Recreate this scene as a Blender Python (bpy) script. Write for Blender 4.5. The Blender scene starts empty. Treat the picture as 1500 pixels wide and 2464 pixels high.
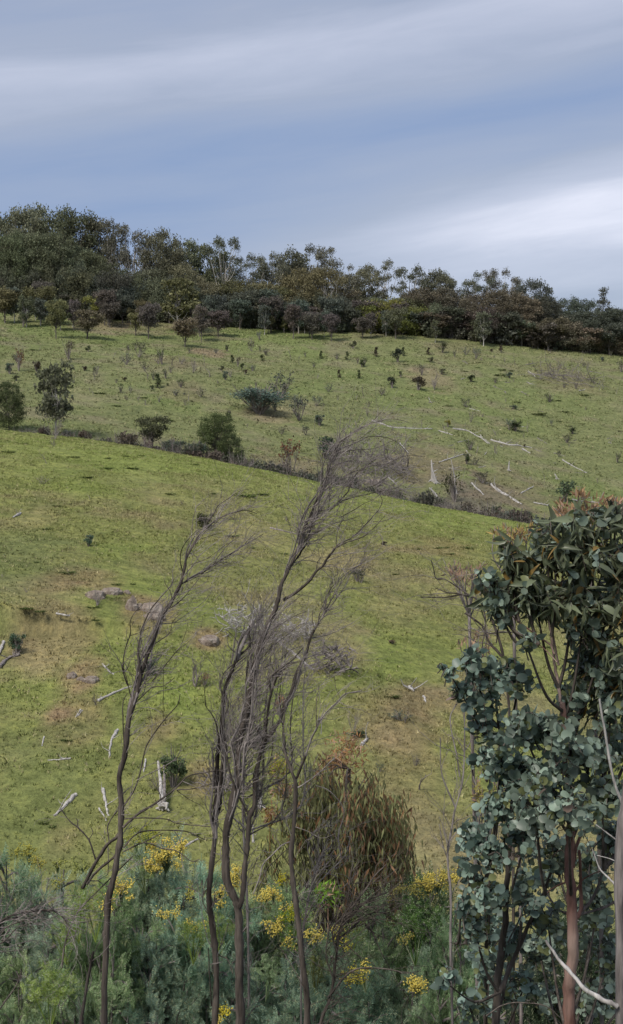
import bpy, math, random
import numpy as np
from mathutils import Vector, Matrix

R = math.radians
rnd = random.Random(7)
RS = np.random.RandomState(11)
sc = bpy.context.scene
col = sc.collection

# ------------------------------------------------------------------ camera
FPX = 3385.0                      # focal length in units of the 1500 x 2464 layout grid
PITCH = math.atan(82 / FPX)
cam_d = bpy.data.cameras.new('camera')
cam_d.sensor_fit = 'VERTICAL'; cam_d.sensor_height = 24.0
cam_d.lens = 24.0 * FPX / 2464.0
cam_d.clip_start = 0.1; cam_d.clip_end = 8000
cam = bpy.data.objects.new('camera', cam_d); col.objects.link(cam)
cam.rotation_euler = (R(90) - PITCH, 0, 0)
sc.camera = cam

# ------------------------------------------------------------------ sky
world = bpy.data.worlds.new('World'); sc.world = world; world.use_nodes = True
SUN_EL, SUN_AZ = R(50), R(-142)
def build_world():
    nt = world.node_tree; nt.nodes.clear(); N = nt.nodes; L = nt.links
    def math_(op, a, b=None, c=None):
        n = N.new('ShaderNodeMath'); n.operation = op
        for i, v in enumerate((a, b, c)):
            if v is None: continue
            if isinstance(v, (int, float)): n.inputs[i].default_value = v
            else: L.new(v, n.inputs[i])
        return n.outputs[0]
    out = N.new('ShaderNodeOutputWorld'); bg = N.new('ShaderNodeBackground')
    bg.inputs['Strength'].default_value = 0.1
    L.new(bg.outputs[0], out.inputs[0])
    sky = N.new('ShaderNodeTexSky'); sky.sky_type = 'NISHITA'; sky.sun_disc = False
    sky.sun_elevation = SUN_EL; sky.sun_rotation = SUN_AZ
    tc = N.new('ShaderNodeTexCoord'); sep = N.new('ShaderNodeSeparateXYZ')
    L.new(tc.outputs['Generated'], sep.inputs[0])
    az = math_('ARCTAN2', sep.outputs[0], sep.outputs[1])
    el = math_('ARCSINE', sep.outputs[2])
    v = math_('SUBTRACT', el, math_('MULTIPLY', az, 0.13))
    # long soft streaks along the bands
    cb = N.new('ShaderNodeCombineXYZ')
    L.new(math_('MULTIPLY', az, 1.6), cb.inputs[0]); L.new(math_('MULTIPLY', v, 9.0), cb.inputs[1])
    n1 = N.new('ShaderNodeTexNoise'); n1.inputs['Scale'].default_value = 1.3; n1.inputs['Detail'].default_value = 3
    n1.inputs['Roughness'].default_value = 0.45
    L.new(cb.outputs[0], n1.inputs['Vector'])
    cb2 = N.new('ShaderNodeCombineXYZ')
    L.new(math_('MULTIPLY', az, 5.0), cb2.inputs[0]); L.new(math_('MULTIPLY', v, 38.0), cb2.inputs[1])
    n2 = N.new('ShaderNodeTexNoise'); n2.inputs['Scale'].default_value = 1.0; n2.inputs['Detail'].default_value = 8
    n2.inputs['Roughness'].default_value = 0.58; n2.inputs['Distortion'].default_value = 0.4
    L.new(cb2.outputs[0], n2.inputs['Vector'])
    vv = math_('ADD', v, math_('MULTIPLY', math_('SUBTRACT', n1.outputs[0], 0.5), 0.05))
    ramp = N.new('ShaderNodeValToRGB'); cr = ramp.color_ramp; cr.interpolation = 'EASE'
    stops = [(0.00, .60), (.092, .22), (.115, .42), (.135, .60), (.162, .70), (.182, .44), (.205, .26), (.238, .08),
             (.270, .50), (.298, .66), (.330, .38), (.365, .22), (.42, .34), (.50, .45), (.66, .35), (.85, .5), (1.0, .42)]
    cr.elements[0].position = 0; cr.elements[0].color = (stops[0][1],) * 3 + (1,)
    cr.elements[1].position = 1; cr.elements[1].color = (stops[-1][1],) * 3 + (1,)
    for p, c in stops[1:-1]:
        e = cr.elements.new(p); e.color = (c, c, c, 1)
    L.new(vv, ramp.inputs[0])
    # the low bright cloud strengthens towards the right
    lowm = N.new('ShaderNodeMapRange'); lowm.interpolation_type = 'SMOOTHSTEP'
    L.new(v, lowm.inputs[0]); lowm.inputs[1].default_value = .225; lowm.inputs[2].default_value = .175
    azm = N.new('ShaderNodeMapRange'); azm.interpolation_type = 'SMOOTHSTEP'
    L.new(az, azm.inputs[0]); azm.inputs[1].default_value = -.24; azm.inputs[2].default_value = .24
    azm.inputs[3].default_value = -.55; azm.inputs[4].default_value = .20
    cover = math_('ADD', ramp.outputs[0], math_('MULTIPLY', lowm.outputs[0], azm.outputs[0]))
    cover = math_('ADD', cover, math_('MULTIPLY', math_('SUBTRACT', n2.outputs[0], 0.5), 0.44))
    ramp2 = N.new('ShaderNodeValToRGB'); c2 = ramp2.color_ramp
    c2.elements[0].position = 0.0; c2.elements[0].color = (1.38, 1.86, 2.98, 1)
    c2.elements[1].position = 1.0; c2.elements[1].color = (5.3, 5.3, 5.9, 1)
    e = c2.elements.new(.45); e.color = (2.15, 2.42, 3.12, 1)
    e = c2.elements.new(.7); e.color = (3.05, 3.25, 3.95, 1)
    L.new(cover, ramp2.inputs[0])
    mix = N.new('ShaderNodeMix'); mix.data_type = 'RGBA'; mix.inputs[0].default_value = 0.88
    L.new(sky.outputs[0], mix.inputs[6]); L.new(ramp2.outputs[0], mix.inputs[7])
    L.new(mix.outputs[2], bg.inputs['Color'])
build_world()

sun_d = bpy.data.lights.new('sun', 'SUN'); sun_d.energy = 2.0; sun_d.angle = R(16); sun_d.color = (1.0, .93, .82)
sun = bpy.data.objects.new('sun', sun_d); col.objects.link(sun)
sdir = Vector((math.sin(SUN_AZ) * math.cos(SUN_EL), math.cos(SUN_AZ) * math.cos(SUN_EL), math.sin(SUN_EL)))
sun.rotation_euler = sdir.to_track_quat('Z', 'Y').to_euler()
sc.view_settings.view_transform = 'Standard'; sc.view_settings.look = 'None'
sc.view_settings.exposure = 0.86; sc.view_settings.gamma = 1.0; sc.view_settings.use_curve_mapping = False
sc.render.engine = 'CYCLES'
sc.cycles.use_denoising = True
sc.cycles.max_bounces = 5; sc.cycles.diffuse_bounces = 4; sc.cycles.glossy_bounces = 2
sc.cycles.transmission_bounces = 2; sc.cycles.transparent_max_bounces = 4
sc.cycles.use_adaptive_sampling = True; sc.cycles.adaptive_threshold = 0.02

# ------------------------------------------------------------------ numeric helpers
TAB = np.random.RandomState(3).rand(256, 256)
def vnoise(x, y, s=0):
    x = np.asarray(x, float) + s * 17.3; y = np.asarray(y, float) + s * 31.7
    xi = np.floor(x).astype(int); yi = np.floor(y).astype(int)
    fx = x - xi; fy = y - yi
    fx = fx * fx * (3 - 2 * fx); fy = fy * fy * (3 - 2 * fy)
    a = TAB[xi & 255, yi & 255]; b = TAB[(xi + 1) & 255, yi & 255]
    c = TAB[xi & 255, (yi + 1) & 255]; d = TAB[(xi + 1) & 255, (yi + 1) & 255]
    return (a * (1 - fx) + b * fx) * (1 - fy) + (c * (1 - fx) + d * fx) * fy
def fbm(x, y, s=0, o=4):
    t = 0; a = 1; n = 0
    for k in range(o):
        t = t + a * vnoise(x * 2 ** k, y * 2 ** k, s + k); n += a; a *= .5
    return t / n
def sl(Y):            # slope z / forward-distance of the sight line at grid height Y
    cy = (1232 - np.asarray(Y, float)) / FPX
    return (-math.sin(PITCH) + cy * math.cos(PITCH)) / (math.cos(PITCH) + cy * math.sin(PITCH))
def at(X, Y, d):      # world point seen at grid position (X, Y), d metres ahead
    cy = (1232 - Y) / FPX; f = math.cos(PITCH) + cy * math.sin(PITCH)
    return np.array([(X - 750) / FPX / f * d, d, d * float(sl(Y))])
def px(n, d): return n * d / FPX

CX = [-900, -300, 0, 150, 300, 450, 600, 750, 900, 1050, 1200, 1310, 1500, 1900, 2500]
CY = [900, 985, 1035, 1050, 1070, 1096, 1126, 1158, 1191, 1222, 1250, 1273, 1312, 1400, 1500]
RX = [-900, -300, 0, 200, 400, 550, 700, 850, 1000, 1150, 1300, 1500, 1900, 2500]
RY = [720, 738, 748, 760, 776, 787, 794, 800, 806, 820, 838, 856, 890, 930]
FY = [-400, -100, -10, 0, 2, 5, 9, 15, 25, 33, 40]
FZ = [60, 12, -.6, -1.75, -2.4, -4.0, -6.3, -8.9, -11.9, -12.9, -12.9]
def H(x, y):
    x = np.asarray(x, float); y = np.asarray(y, float)
    u = np.clip(x / np.maximum(y, 5), -.5, .5); X = 750 + u * FPX
    yc = 112 - 8 * np.clip((X - 750) / 750, -1.5, 1.5)
    zc = yc * sl(np.interp(X, CX, CY))
    z0 = -12.9
    t = np.clip((yc - y) / (yc - 40), 0, 1)
    zn = np.where(y < yc, zc - (zc - z0) * t ** 1.55, zc - .0042 * (y - yc) ** 2)
    zn = zn + (fbm(x * .07, y * .07, 5) - .5) * 1.1 * np.clip(t * 3, 0, 1) * (y > 40)
    zfg = np.interp(y, FY, FZ)
    zn = np.where(y < 40, zfg, zn)
    yr = 285.0
    zg = 166 * sl(np.interp(X, CX, CY) + 14)
    zr = yr * sl(np.interp(X, RX, RY))
    tt = np.clip((y - 166) / (yr - 166), 0, 1)
    zf = zg + (zr - zg) * (tt ** 1.03)
    zf = zf + (fbm(x * .03, y * .03, 9) - .5) * 2.6 * np.sin(np.pi * tt)
    zf = np.where(y > yr, zr + 2.2 * (1 - np.exp(-(np.maximum(y, yr) - yr) / 25)) - .05 * np.maximum(y - 340, 0), zf)
    zf = np.where(y < 166, zg - .10 * (166 - y), zf)
    k = 1.0
    d = np.clip((zn - zf) / k, -30, 30)
    z = np.where(y < 60, zn, zf + k * np.log1p(np.exp(d)))
    z = z + (fbm(x * .45, y * .45, 2, 3) - .5) * .28 * np.clip((y - 30) / 10, 0, 1)
    z = np.maximum(z, -60)
    return z
def on_ground(X, Y, zone):
    lo, hi = (41, 125) if zone == 'near' else (128, 330)
    cy = (1232 - Y) / FPX; f = math.cos(PITCH) + cy * math.sin(PITCH)
    ys = np.linspace(lo, hi, 800); xs = (X - 750) / FPX / f * ys
    zs = H(xs, ys); below = ys * float(sl(Y)) < zs
    i = int(np.argmax(below))
    if not below.any(): i = int(np.argmin(ys * float(sl(Y)) - zs))
    return np.array([xs[i], ys[i], zs[i]])

# zoomed tracing frames: name -> (origin x, origin y, scale)
FR = {'D': (0, 0, 1), 'R1': (700.3, 975.5, .2668), 'R2': (250.1, 1150.5, .2668), 'R3': (450.2, 1350.6, .2668),
      'R4': (100, 1600.8, .3335), 'R5': (450.2, 1800.9, .2695), 'R6': (1100.5, 1188, .2664), 'R7': (1050.5, 1938.4, .2997),
      'Z1': (0, 437.7, .5002), 'Z2': (750.4, 500.2, .4998), 'Z3': (0, 812.9, .5002), 'Z4': (750.4, 812.9, .4998),
      'Z5': (0, 1188, .5002), 'Z6': (750.4, 1188, .4998), 'Z7': (938, 1438.2, .3748)}
def g(fr, x, y):
    o = FR[fr]; return o[0] + x * o[2], o[1] + y * o[2]

# ------------------------------------------------------------------ mesh helpers
class Acc:
    def __init__(s): s.v = []; s.t = []; s.q = []; s.n = 0; s.c = []
    def add(s, v, t=None, q=None, c=None):
        v = np.asarray(v, float).reshape(-1, 3)
        if t is not None and len(t): s.t.append(np.asarray(t, int).reshape(-1, 3) + s.n)
        if q is not None and len(q): s.q.append(np.asarray(q, int).reshape(-1, 4) + s.n)
        s.v.append(v); s.n += len(v)
        if c is not None: s.c.append(np.broadcast_to(np.asarray(c, float), (len(v), 3)))
    def mesh(s, name, mat, smooth=False):
        me = bpy.data.meshes.new(name)
        v = np.concatenate(s.v) if s.v else np.zeros((0, 3))
        t = np.concatenate(s.t) if s.t else np.zeros((0, 3), int)
        q = np.concatenate(s.q) if s.q else np.zeros((0, 4), int)
        me.vertices.add(len(v)); me.vertices.foreach_set('co', v.astype(np.float32).ravel())
        loops = np.concatenate([t.ravel(), q.ravel()]).astype(np.int32)
        me.loops.add(len(loops)); me.loops.foreach_set('vertex_index', loops)
        me.polygons.add(len(t) + len(q))
        st = np.concatenate([np.arange(len(t)) * 3, len(t) * 3 + np.arange(len(q)) * 4]).astype(np.int32)
        me.polygons.foreach_set('loop_start', st)
        if smooth: me.polygons.foreach_set('use_smooth', np.ones(len(t) + len(q), bool))
        me.update(calc_edges=True)
        if s.c:
            a = me.color_attributes.new('tint', 'FLOAT_COLOR', 'POINT')
            c = np.concatenate(s.c); a.data.foreach_set('color', np.c_[c, np.ones(len(c))].astype(np.float32).ravel())
        if mat: me.materials.append(mat)
        return me
def tube(acc, P, r, sides=5, cap=True):
    P = np.asarray(P, float); n = len(P); r = np.broadcast_to(np.asarray(r, float), (n,))
    T = np.gradient(P, axis=0); T /= np.linalg.norm(T, axis=1)[:, None] + 1e-9
    ref = np.array([.31, .93, .17]) if abs(T[:, 1]).mean() < .8 else np.array([1., .1, .1])
    A = np.cross(T, ref); A /= np.linalg.norm(A, axis=1)[:, None] + 1e-9
    B = np.cross(T, A)
    th = np.arange(sides) * 2 * np.pi / sides
    V = P[:, None] + r[:, None, None] * (np.cos(th)[None, :, None] * A[:, None] + np.sin(th)[None, :, None] * B[:, None])
    i = np.arange(n - 1)[:, None] * sides; j = np.arange(sides)[None]; j2 = (j + 1) % sides
    Q = np.stack([i + j, i + j2, i + sides + j2, i + sides + j], -1).reshape(-1, 4)
    acc.add(V.reshape(-1, 3), q=Q)
    if cap and r[-1] > .004:
        acc.add(np.vstack([V[-1], P[-1] + T[-1] * r[-1] * .3]), t=[[k, (k + 1) % sides, sides] for k in range(sides)])
        acc.add(np.vstack([V[0], P[0]]), t=[[(k + 1) % sides, k, sides] for k in range(sides)])
def smooth_path(P, m=3):
    P = np.asarray(P, float)
    if len(P) < 3: return P[0] + (P[-1] - P[0]) * np.linspace(0, 1, m + 2)[:, None]
    out = []
    Q = np.vstack([2 * P[0] - P[1], P, 2 * P[-1] - P[-2]])
    for i in range(1, len(Q) - 2):
        for k in range(m):
            t = k / m
            out.append(.5 * ((2 * Q[i]) + (Q[i + 1] - Q[i - 1]) * t + (2 * Q[i - 1] - 5 * Q[i] + 4 * Q[i + 1] - Q[i + 2]) * t * t
                             + (3 * Q[i] - Q[i - 1] - 3 * Q[i + 1] + Q[i + 2]) * t ** 3))
    out.append(P[-1]); return np.array(out)
def unit(v): v = np.asarray(v, float); return v / (np.linalg.norm(v, axis=-1, keepdims=True) + 1e-9)
def frames(d, nrm):   # rotation matrices with local x along d, z close to nrm
    x = unit(d); y = unit(np.cross(nrm, x)); z = np.cross(x, y)
    return np.stack([x, y, z], -1)
def scatter(acc, tv, tf, C, M, S, quad=True):
    tv = np.asarray(tv, float); tf = np.asarray(tf, int)
    V = np.einsum('nij,kj->nki', M, tv) * np.asarray(S)[:, None, None] + C[:, None]
    F = tf[None] + (np.arange(len(C)) * len(tv))[:, None, None]
    if tf.shape[1] == 4: acc.add(V.reshape(-1, 3), q=F.reshape(-1, 4))
    else: acc.add(V.reshape(-1, 3), t=F.reshape(-1, 3))
def rdir(n): return unit(RS.normal(size=(n, 3)))

def link(name, me, parent=None, color=None, **props):
    o = bpy.data.objects.new(name, me); col.objects.link(o)
    if parent: o.parent = parent
    if color is not None: o.color = (*color, 1)
    for k, v in props.items(): o[k] = v
    return o
def thing(name, loc, label, cat, group=None, rz=0, scale=None):
    o = bpy.data.objects.new(name, None); col.objects.link(o)
    o.location = loc; o.rotation_euler = (0, 0, rz); o.empty_display_size = .2
    if scale is not None: o.scale = scale
    o['label'] = label; o['category'] = cat
    if group: o['group'] = group
    return o

# ------------------------------------------------------------------ materials
def new_mat(name, rough=.85, spec=.2):
    m = bpy.data.materials.new(name); m.use_nodes = True
    b = m.node_tree.nodes['Principled BSDF']; b.inputs['Roughness'].default_value = rough
    b.inputs['Specular IOR Level'].default_value = spec
    return m, m.node_tree, b
def mixc(nt, blend, fac, a, b):
    n = nt.nodes.new('ShaderNodeMix'); n.data_type = 'RGBA'; n.blend_type = blend
    for idx, v in ((0, fac), (6, a), (7, b)):
        if isinstance(v, (int, float)): n.inputs[idx].default_value = v
        elif isinstance(v, tuple): n.inputs[idx].default_value = (*v, 1)
        else: nt.links.new(v, n.inputs[idx])
    return n.outputs[2]
def ramp(nt, src, stops):
    n = nt.nodes.new('ShaderNodeValToRGB'); cr = n.color_ramp
    while len(cr.elements) < len(stops): cr.elements.new(.5)
    for e, (p, c) in zip(cr.elements, stops): e.position = p; e.color = (*c, 1)
    nt.links.new(src, n.inputs[0]); return n.outputs[0]
def noise(nt, scale, detail=4, rough=.55, vec=None, stretch=None):
    n = nt.nodes.new('ShaderNodeTexNoise'); n.inputs['Scale'].default_value = scale
    n.inputs['Detail'].default_value = detail; n.inputs['Roughness'].default_value = rough
    tc = nt.nodes.new('ShaderNodeTexCoord'); src = tc.outputs['Object']
    if vec is not None: src = vec
    if stretch:
        mp = nt.nodes.new('ShaderNodeMapping'); mp.inputs['Scale'].default_value = stretch
        nt.links.new(src, mp.inputs[0]); src = mp.outputs[0]
    nt.links.new(src, n.inputs['Vector']); return n.outputs[0]
def bump(nt, b, h, strength, dist):
    n = nt.nodes.new('ShaderNodeBump'); n.inputs['Strength'].default_value = strength
    n.inputs['Distance'].default_value = dist
    nt.links.new(h, n.inputs['Height']); nt.links.new(n.outputs[0], b.inputs['Normal'])

def leaf_mat(name, lo=.6, hi=1.5, alt=None, altf=.0, per='island', rough=.6, spec=.3, trans=.3):
    """object colour x per-leaf variation; some leaves of another hue"""
    m, nt, b = new_mat(name, rough, spec)
    oi = nt.nodes.new('ShaderNodeObjectInfo')
    if per == 'island':
        ge = nt.nodes.new('ShaderNodeNewGeometry'); r = ge.outputs['Random Per Island']
    else: r = oi.outputs['Random']
    v = ramp(nt, r, [(0, (lo,) * 3), (.5, ((lo + hi) / 2 * .95,) * 3), (1, (hi,) * 3)])
    c = mixc(nt, 'MULTIPLY', 1.0, oi.outputs['Color'], v)
    if alt:
        mm = nt.nodes.new('ShaderNodeMath'); mm.operation = 'MULTIPLY_ADD'
        nt.links.new(r, mm.inputs[0]); mm.inputs[1].default_value = 7.31; mm.inputs[2].default_value = .13
        fr = nt.nodes.new('ShaderNodeMath'); fr.operation = 'FRACT'; nt.links.new(mm.outputs[0], fr.inputs[0])
        lt = nt.nodes.new('ShaderNodeMath'); lt.operation = 'LESS_THAN'; nt.links.new(fr.outputs[0], lt.inputs[0]); lt.inputs[1].default_value = altf
        c = mixc(nt, 'MIX', lt.outputs[0], c, alt)
    nt.links.new(c, b.inputs['Base Color'])
    tr = nt.nodes.new('ShaderNodeBsdfTranslucent'); nt.links.new(c, tr.inputs['Color'])
    mx = nt.nodes.new('ShaderNodeMixShader'); mx.inputs[0].default_value = trans
    out = nt.nodes['Material Output']
    nt.links.new(b.outputs[0], mx.inputs[1]); nt.links.new(tr.outputs[0], mx.inputs[2]); nt.links.new(mx.outputs[0], out.inputs['Surface'])
    return m
def bark_mat(name, dark, light, pale=None, s=1.0):
    m, nt, b = new_mat(name, .9, .15)
    n1 = noise(nt, 9 * s, 6, .65, stretch=(1, 1, .16)); n2 = noise(nt, 60 * s, 3, .6, stretch=(1, 1, .12))
    c = ramp(nt, n1, [(.34, dark), (.62, light)])
    c = mixc(nt, 'MULTIPLY', .7, c, ramp(nt, n2, [(.3, (.45,) * 3), (.65, (1.3,) * 3)]))
    if pale:
        n3 = noise(nt, 2.3 * s, 3, .5, stretch=(1, 1, .4))
        c = mixc(nt, 'MIX', ramp(nt, n3, [(.52, (0,) * 3), (.6, (1,) * 3)]), c, pale)
    nt.links.new(c, b.inputs['Base Color']); bump(nt, b, n2, .6, .01)
    return m

M_bark = bark_mat('dark_fibrous_bark', (.028, .023, .020), (.135, .115, .10))
M_bark_grey = bark_mat('grey_weathered_bark', (.10, .088, .085), (.30, .27, .26))
M_twig = bark_mat('dry_twig', (.10, .085, .08), (.33, .295, .28))
M_pale = bark_mat('bleached_wood', (.22, .205, .195), (.52, .50, .48))
M_red = bark_mat('reddish_peeling_bark', (.09, .045, .035), (.23, .13, .105), pale=(.36, .27, .23))
M_gumtrunk = bark_mat('far_gum_bark', (.07, .06, .055), (.20, .18, .165), s=.3)
M_gumpale = bark_mat('far_pale_gum_bark', (.30, .28, .26), (.58, .56, .53), s=.3)
M_crown = leaf_mat('far_gum_foliage', .5, 1.55, rough=.75, spec=.12)
M_bush = leaf_mat('bush_foliage', .5, 1.6, rough=.75, spec=.12)
M_wattle = leaf_mat('wattle_fronds', .6, 1.5, alt=(.50, .56, .36), altf=.16, rough=.7, spec=.2, trans=.42)  # whitish alternate fronds put highlights into the leaf colour
M_round = leaf_mat('round_gum_leaves', .40, 1.95, alt=(.19, .215, .095), altf=.16, rough=.42, spec=.45)
M_round1 = leaf_mat('round_gum_leaf_single', .5, 2.0, per='object', alt=(.33, .24, .20), altf=.035, rough=.42, spec=.45)
M_lance = leaf_mat('long_gum_leaves', .45, 1.5, alt=(.26, .17, .05), altf=.07, rough=.4, spec=.5)
M_lance1 = leaf_mat('long_gum_leaf_single', .6, 1.7, per='object', alt=(.30, .24, .08), altf=.06, rough=.4, spec=.5)
M_weep = leaf_mat('weeping_leaves', .5, 1.5, alt=(.25, .14, .07), altf=.12, rough=.6, spec=.25)
M_dryleaf = leaf_mat('dry_russet_leaves', .6, 1.5, alt=(.42, .28, .20), altf=.3, rough=.8, spec=.1)
M_flower = leaf_mat('wattle_blossom', .8, 1.2, rough=.8, spec=.1)
M_tuss = leaf_mat('tussock_blades', .5, 1.5, rough=.8, spec=.1)

def ground_mats():
    m, nt, b = new_mat('pasture_ground', .95, .05)
    at_ = nt.nodes.new('ShaderNodeAttribute'); at_.attribute_name = 'tint'
    n1 = noise(nt, 2.1, 6, .7); n2 = noise(nt, 9.0, 4, .65); n3 = noise(nt, .55, 4, .6, stretch=(.55, 1.3, 1))
    c = mixc(nt, 'MULTIPLY', 1, at_.outputs['Color'], ramp(nt, n1, [(.30, (.58, .60, .56)), (.5, (1.0, 1.0, 1.0)), (.68, (1.36, 1.30, 1.18))]))
    c = mixc(nt, 'MULTIPLY', .5, c, ramp(nt, n2, [(.32, (.58,) * 3), (.66, (1.38,) * 3)]))
    c = mixc(nt, 'MULTIPLY', .6, c, ramp(nt, n3, [(.33, (.72, .76, .7)), (.64, (1.25, 1.2, 1.2))]))
    nt.links.new(c, b.inputs['Base Color'])
    bump(nt, b, n1, .9, .35)
    m2, nt, b = new_mat('pasture_grass', .9, .08)
    at_ = nt.nodes.new('ShaderNodeAttribute'); at_.attribute_name = 'tint'
    ge = nt.nodes.new('ShaderNodeNewGeometry')
    c = mixc(nt, 'MULTIPLY', 1, at_.outputs['Color'], ramp(nt, ge.outputs['Random Per Island'], [(0, (.76,) * 3), (1, (1.28,) * 3)]))
    nt.links.new(c, b.inputs['Base Color'])
    return m, m2
M_ground, M_grass = ground_mats()
def rock_mat():
    m, nt, b = new_mat('lichened_rock', .9, .15)
    n1 = noise(nt, 2.2, 6, .65); n2 = noise(nt, 12, 4, .6)
    c = ramp(nt, n1, [(.3, (.16, .125, .105)), (.5, (.27, .225, .19)), (.7, (.37, .34, .30))])
    c = mixc(nt, 'MULTIPLY', .7, c, ramp(nt, n2, [(.35, (.5,) * 3), (.6, (1.1,) * 3)]))
    nt.links.new(c, b.inputs['Base Color']); bump(nt, b, n2, .7, .05); return m
M_rock = rock_mat()

# ------------------------------------------------------------------ ground
PATCH = []       # (x, y, radius, colour, strength)
def patch(fr, x, y, rpx, colr, k, zone, asp=1.0):
    X, Y = g(fr, x, y); p = on_ground(X, Y, zone)
    PATCH.append((p[0], p[1], px(rpx * FR[fr][2], p[1]), colr, k * .8, asp))
SOIL = (.27, .185, .125); STRAW = (.33, .285, .15); LUSH = (.20, .255, .070); PINK = (.36, .23, .17); DARKG = (.085, .12, .04)
for a in [('Z3', 20, 490, 50, PINK, .7, 'near'), ('Z5', 160, 130, 130, STRAW, .5, 'near'), ('Z5', 560, 270, 170, LUSH, .7, 'near'),
          ('Z5', 300, 430, 150, SOIL, .6, 'near'), ('Z5', 470, 440, 120, PINK, .5, 'near'), ('Z5', 640, 520, 80, SOIL, .7, 'near'),
          ('Z5', 250, 700, 170, SOIL, .55, 'near'), ('Z5', 250, 790, 120, STRAW, .6, 'near'), ('Z5', 390, 880, 100, PINK, .7, 'near'),
          ('Z5', 720, 570, 120, SOIL, .7, 'near'), ('Z5', 1010, 690, 80, PINK, .7, 'near'), ('Z5', 700, 410, 140, LUSH, .35, 'near'),
          ('R4', 130, 350, 90, PINK, .8, 'near'), ('R4', 250, 400, 260, SOIL, .6, 'near'), ('R4', 850, 440, 190, SOIL, .6, 'near'),
          ('R4', 1000, 250, 200, LUSH, .9, 'near'), ('R4', 150, 1230, 120, SOIL, .35, 'near'), ('R4', 1180, 830, 150, PINK, .5, 'near'),
          ('Z6', 620, 260, 170, SOIL, .45, 'near'), ('Z6', 160, 300, 150, STRAW, .6, 'near'), ('Z6', 380, 830, 200, LUSH, .6, 'near'),
          ('Z6', 1000, 150, 160, LUSH, .4, 'near'), ('Z6', 500, 1000, 200, SOIL, .45, 'near'), ('Z6', 420, 560, 150, STRAW, .35, 'near'),
          ('D', 950, 1730, 130, SOIL, .45, 'near'), ('D', 980, 1850, 120, SOIL, .35, 'near'), ('D', 640, 1690, 60, LUSH, .8, 'near'),
          ('D', 360, 1120, 190, LUSH, .5, 'near'), ('D', 60, 1330, 160, (.16, .19, .085), .6, 'near'), ('D', 60, 1900, 170, (.15, .19, .07), .6, 'near'),
          ('D', 1080, 1260, 120, LUSH, .5, 'near'), ('D', 600, 1290, 100, STRAW, .5, 'near'),
          ('Z3', 1010, 70, 90, PINK, .8, 'far'), ('Z1', 500, 690, 130, PINK, .55, 'far'), ('Z1', 750, 690, 160, SOIL, .5, 'far'),
          ('Z3', 900, 260, 120, SOIL, .5, 'far'), ('Z3', 850, 110, 110, SOIL, .5, 'far'), ('Z3', 1290, 370, 130, PINK, .4, 'far'),
          ('Z4', 560, 200, 120, PINK, .5, 'far'), ('Z4', 700, 60, 150, SOIL, .35, 'far'), ('Z4', 560, 620, 220, SOIL, .75, 'far'),
          ('Z4', 800, 800, 260, (.20, .16, .13), .9, 'far'), ('Z4', 950, 720, 200, SOIL, .5, 'far'), ('Z4', 1200, 190, 180, SOIL, .4, 'far'),
          ('Z4', 950, 250, 200, LUSH, .45, 'far'), ('Z4', 150, 200, 170, LUSH, .35, 'far'), ('Z3', 420, 290, 120, STRAW, .4, 'far'),
          ('Z3', 1400, 620, 170, SOIL, .6, 'far'), ('Z4', 1250, 330, 150, LUSH, .35, 'far')]:
    patch(*a)
def tint(x, y):
    x = np.asarray(x, float); y = np.asarray(y, float)
    a = fbm(x * .055, y * .055, 1); b = fbm(x * .16, y * .16, 4); c = fbm(x * .5, y * .5, 7); e = fbm(x * .9, y * .35, 12)
    base = np.array([.225, .235, .092]); lush = np.array([.208, .245, .076]); straw = np.array([.315, .275, .155]); dry = np.array([.235, .19, .12])
    def w(v, lo, hi): t = np.clip((v - lo) / (hi - lo), 0, 1); return (t * t * (3 - 2 * t))[..., None]
    C = np.broadcast_to(base, x.shape + (3,)).copy()
    C = C + (lush - C) * w(a, .45, .68) * .8
    C = C + (straw - C) * w(b, .50, .68) * .42
    C = C + (dry - C) * w(.5 * c + .5 * b, .54, .68) * .48
    C = C + (np.array([.14, .165, .065]) - C) * w(e, .64, .80) * .45
    jx = (fbm(x * .4, y * .4, 21) - .5); jy = (fbm(x * .4, y * .4, 22) - .5)
    for (qx, qy, r, colr, k, asp) in PATCH:
        d = np.hypot(x - qx, (y - qy) * .5) / max(r, .3) + (jx + jy) * 1.1 + (c - .5) * .9
        C = C + (np.array(colr) - C) * w(1.25 - d, .0, .7) * k
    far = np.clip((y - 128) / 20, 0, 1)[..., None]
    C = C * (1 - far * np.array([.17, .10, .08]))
    # under the ridge forest and in the foreground gully: leaf litter
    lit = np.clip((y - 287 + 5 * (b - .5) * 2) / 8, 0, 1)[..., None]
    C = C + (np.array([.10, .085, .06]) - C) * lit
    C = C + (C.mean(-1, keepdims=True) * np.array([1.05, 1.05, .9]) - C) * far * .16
    cl = (np.clip((y - 84) / 16, 0, 1) * np.clip((132 - y) / 8, 0, 1))[..., None] * .6
    C = C + (np.array([.235, .285, .085]) - C) * cl
    C = C * .95
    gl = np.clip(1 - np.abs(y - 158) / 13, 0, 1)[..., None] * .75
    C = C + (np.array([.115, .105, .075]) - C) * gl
    fg = np.clip((26 - y) / 8, 0, 1)[..., None]
    C = C + (np.array([.09, .095, .045]) - C) * fg
    return C
def axis(segs):
    out = [segs[0][0]]
    for a, b, s0, s1 in segs:
        p = a; 
        while p < b:
            t = (p - a) / (b - a); p += s0 + (s1 - s0) * t; out.append(min(p, b))
    return np.array(sorted(set(np.round(out, 3))))
ys = axis([(-400, -10, 60, 4), (-10, 30, 1.5, 1.2), (30, 118, .42, .5), (118, 170, .8, .9), (170, 335, .9, 1.0), (335, 500, 3, 20), (500, 4000, 30, 500)])
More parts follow.
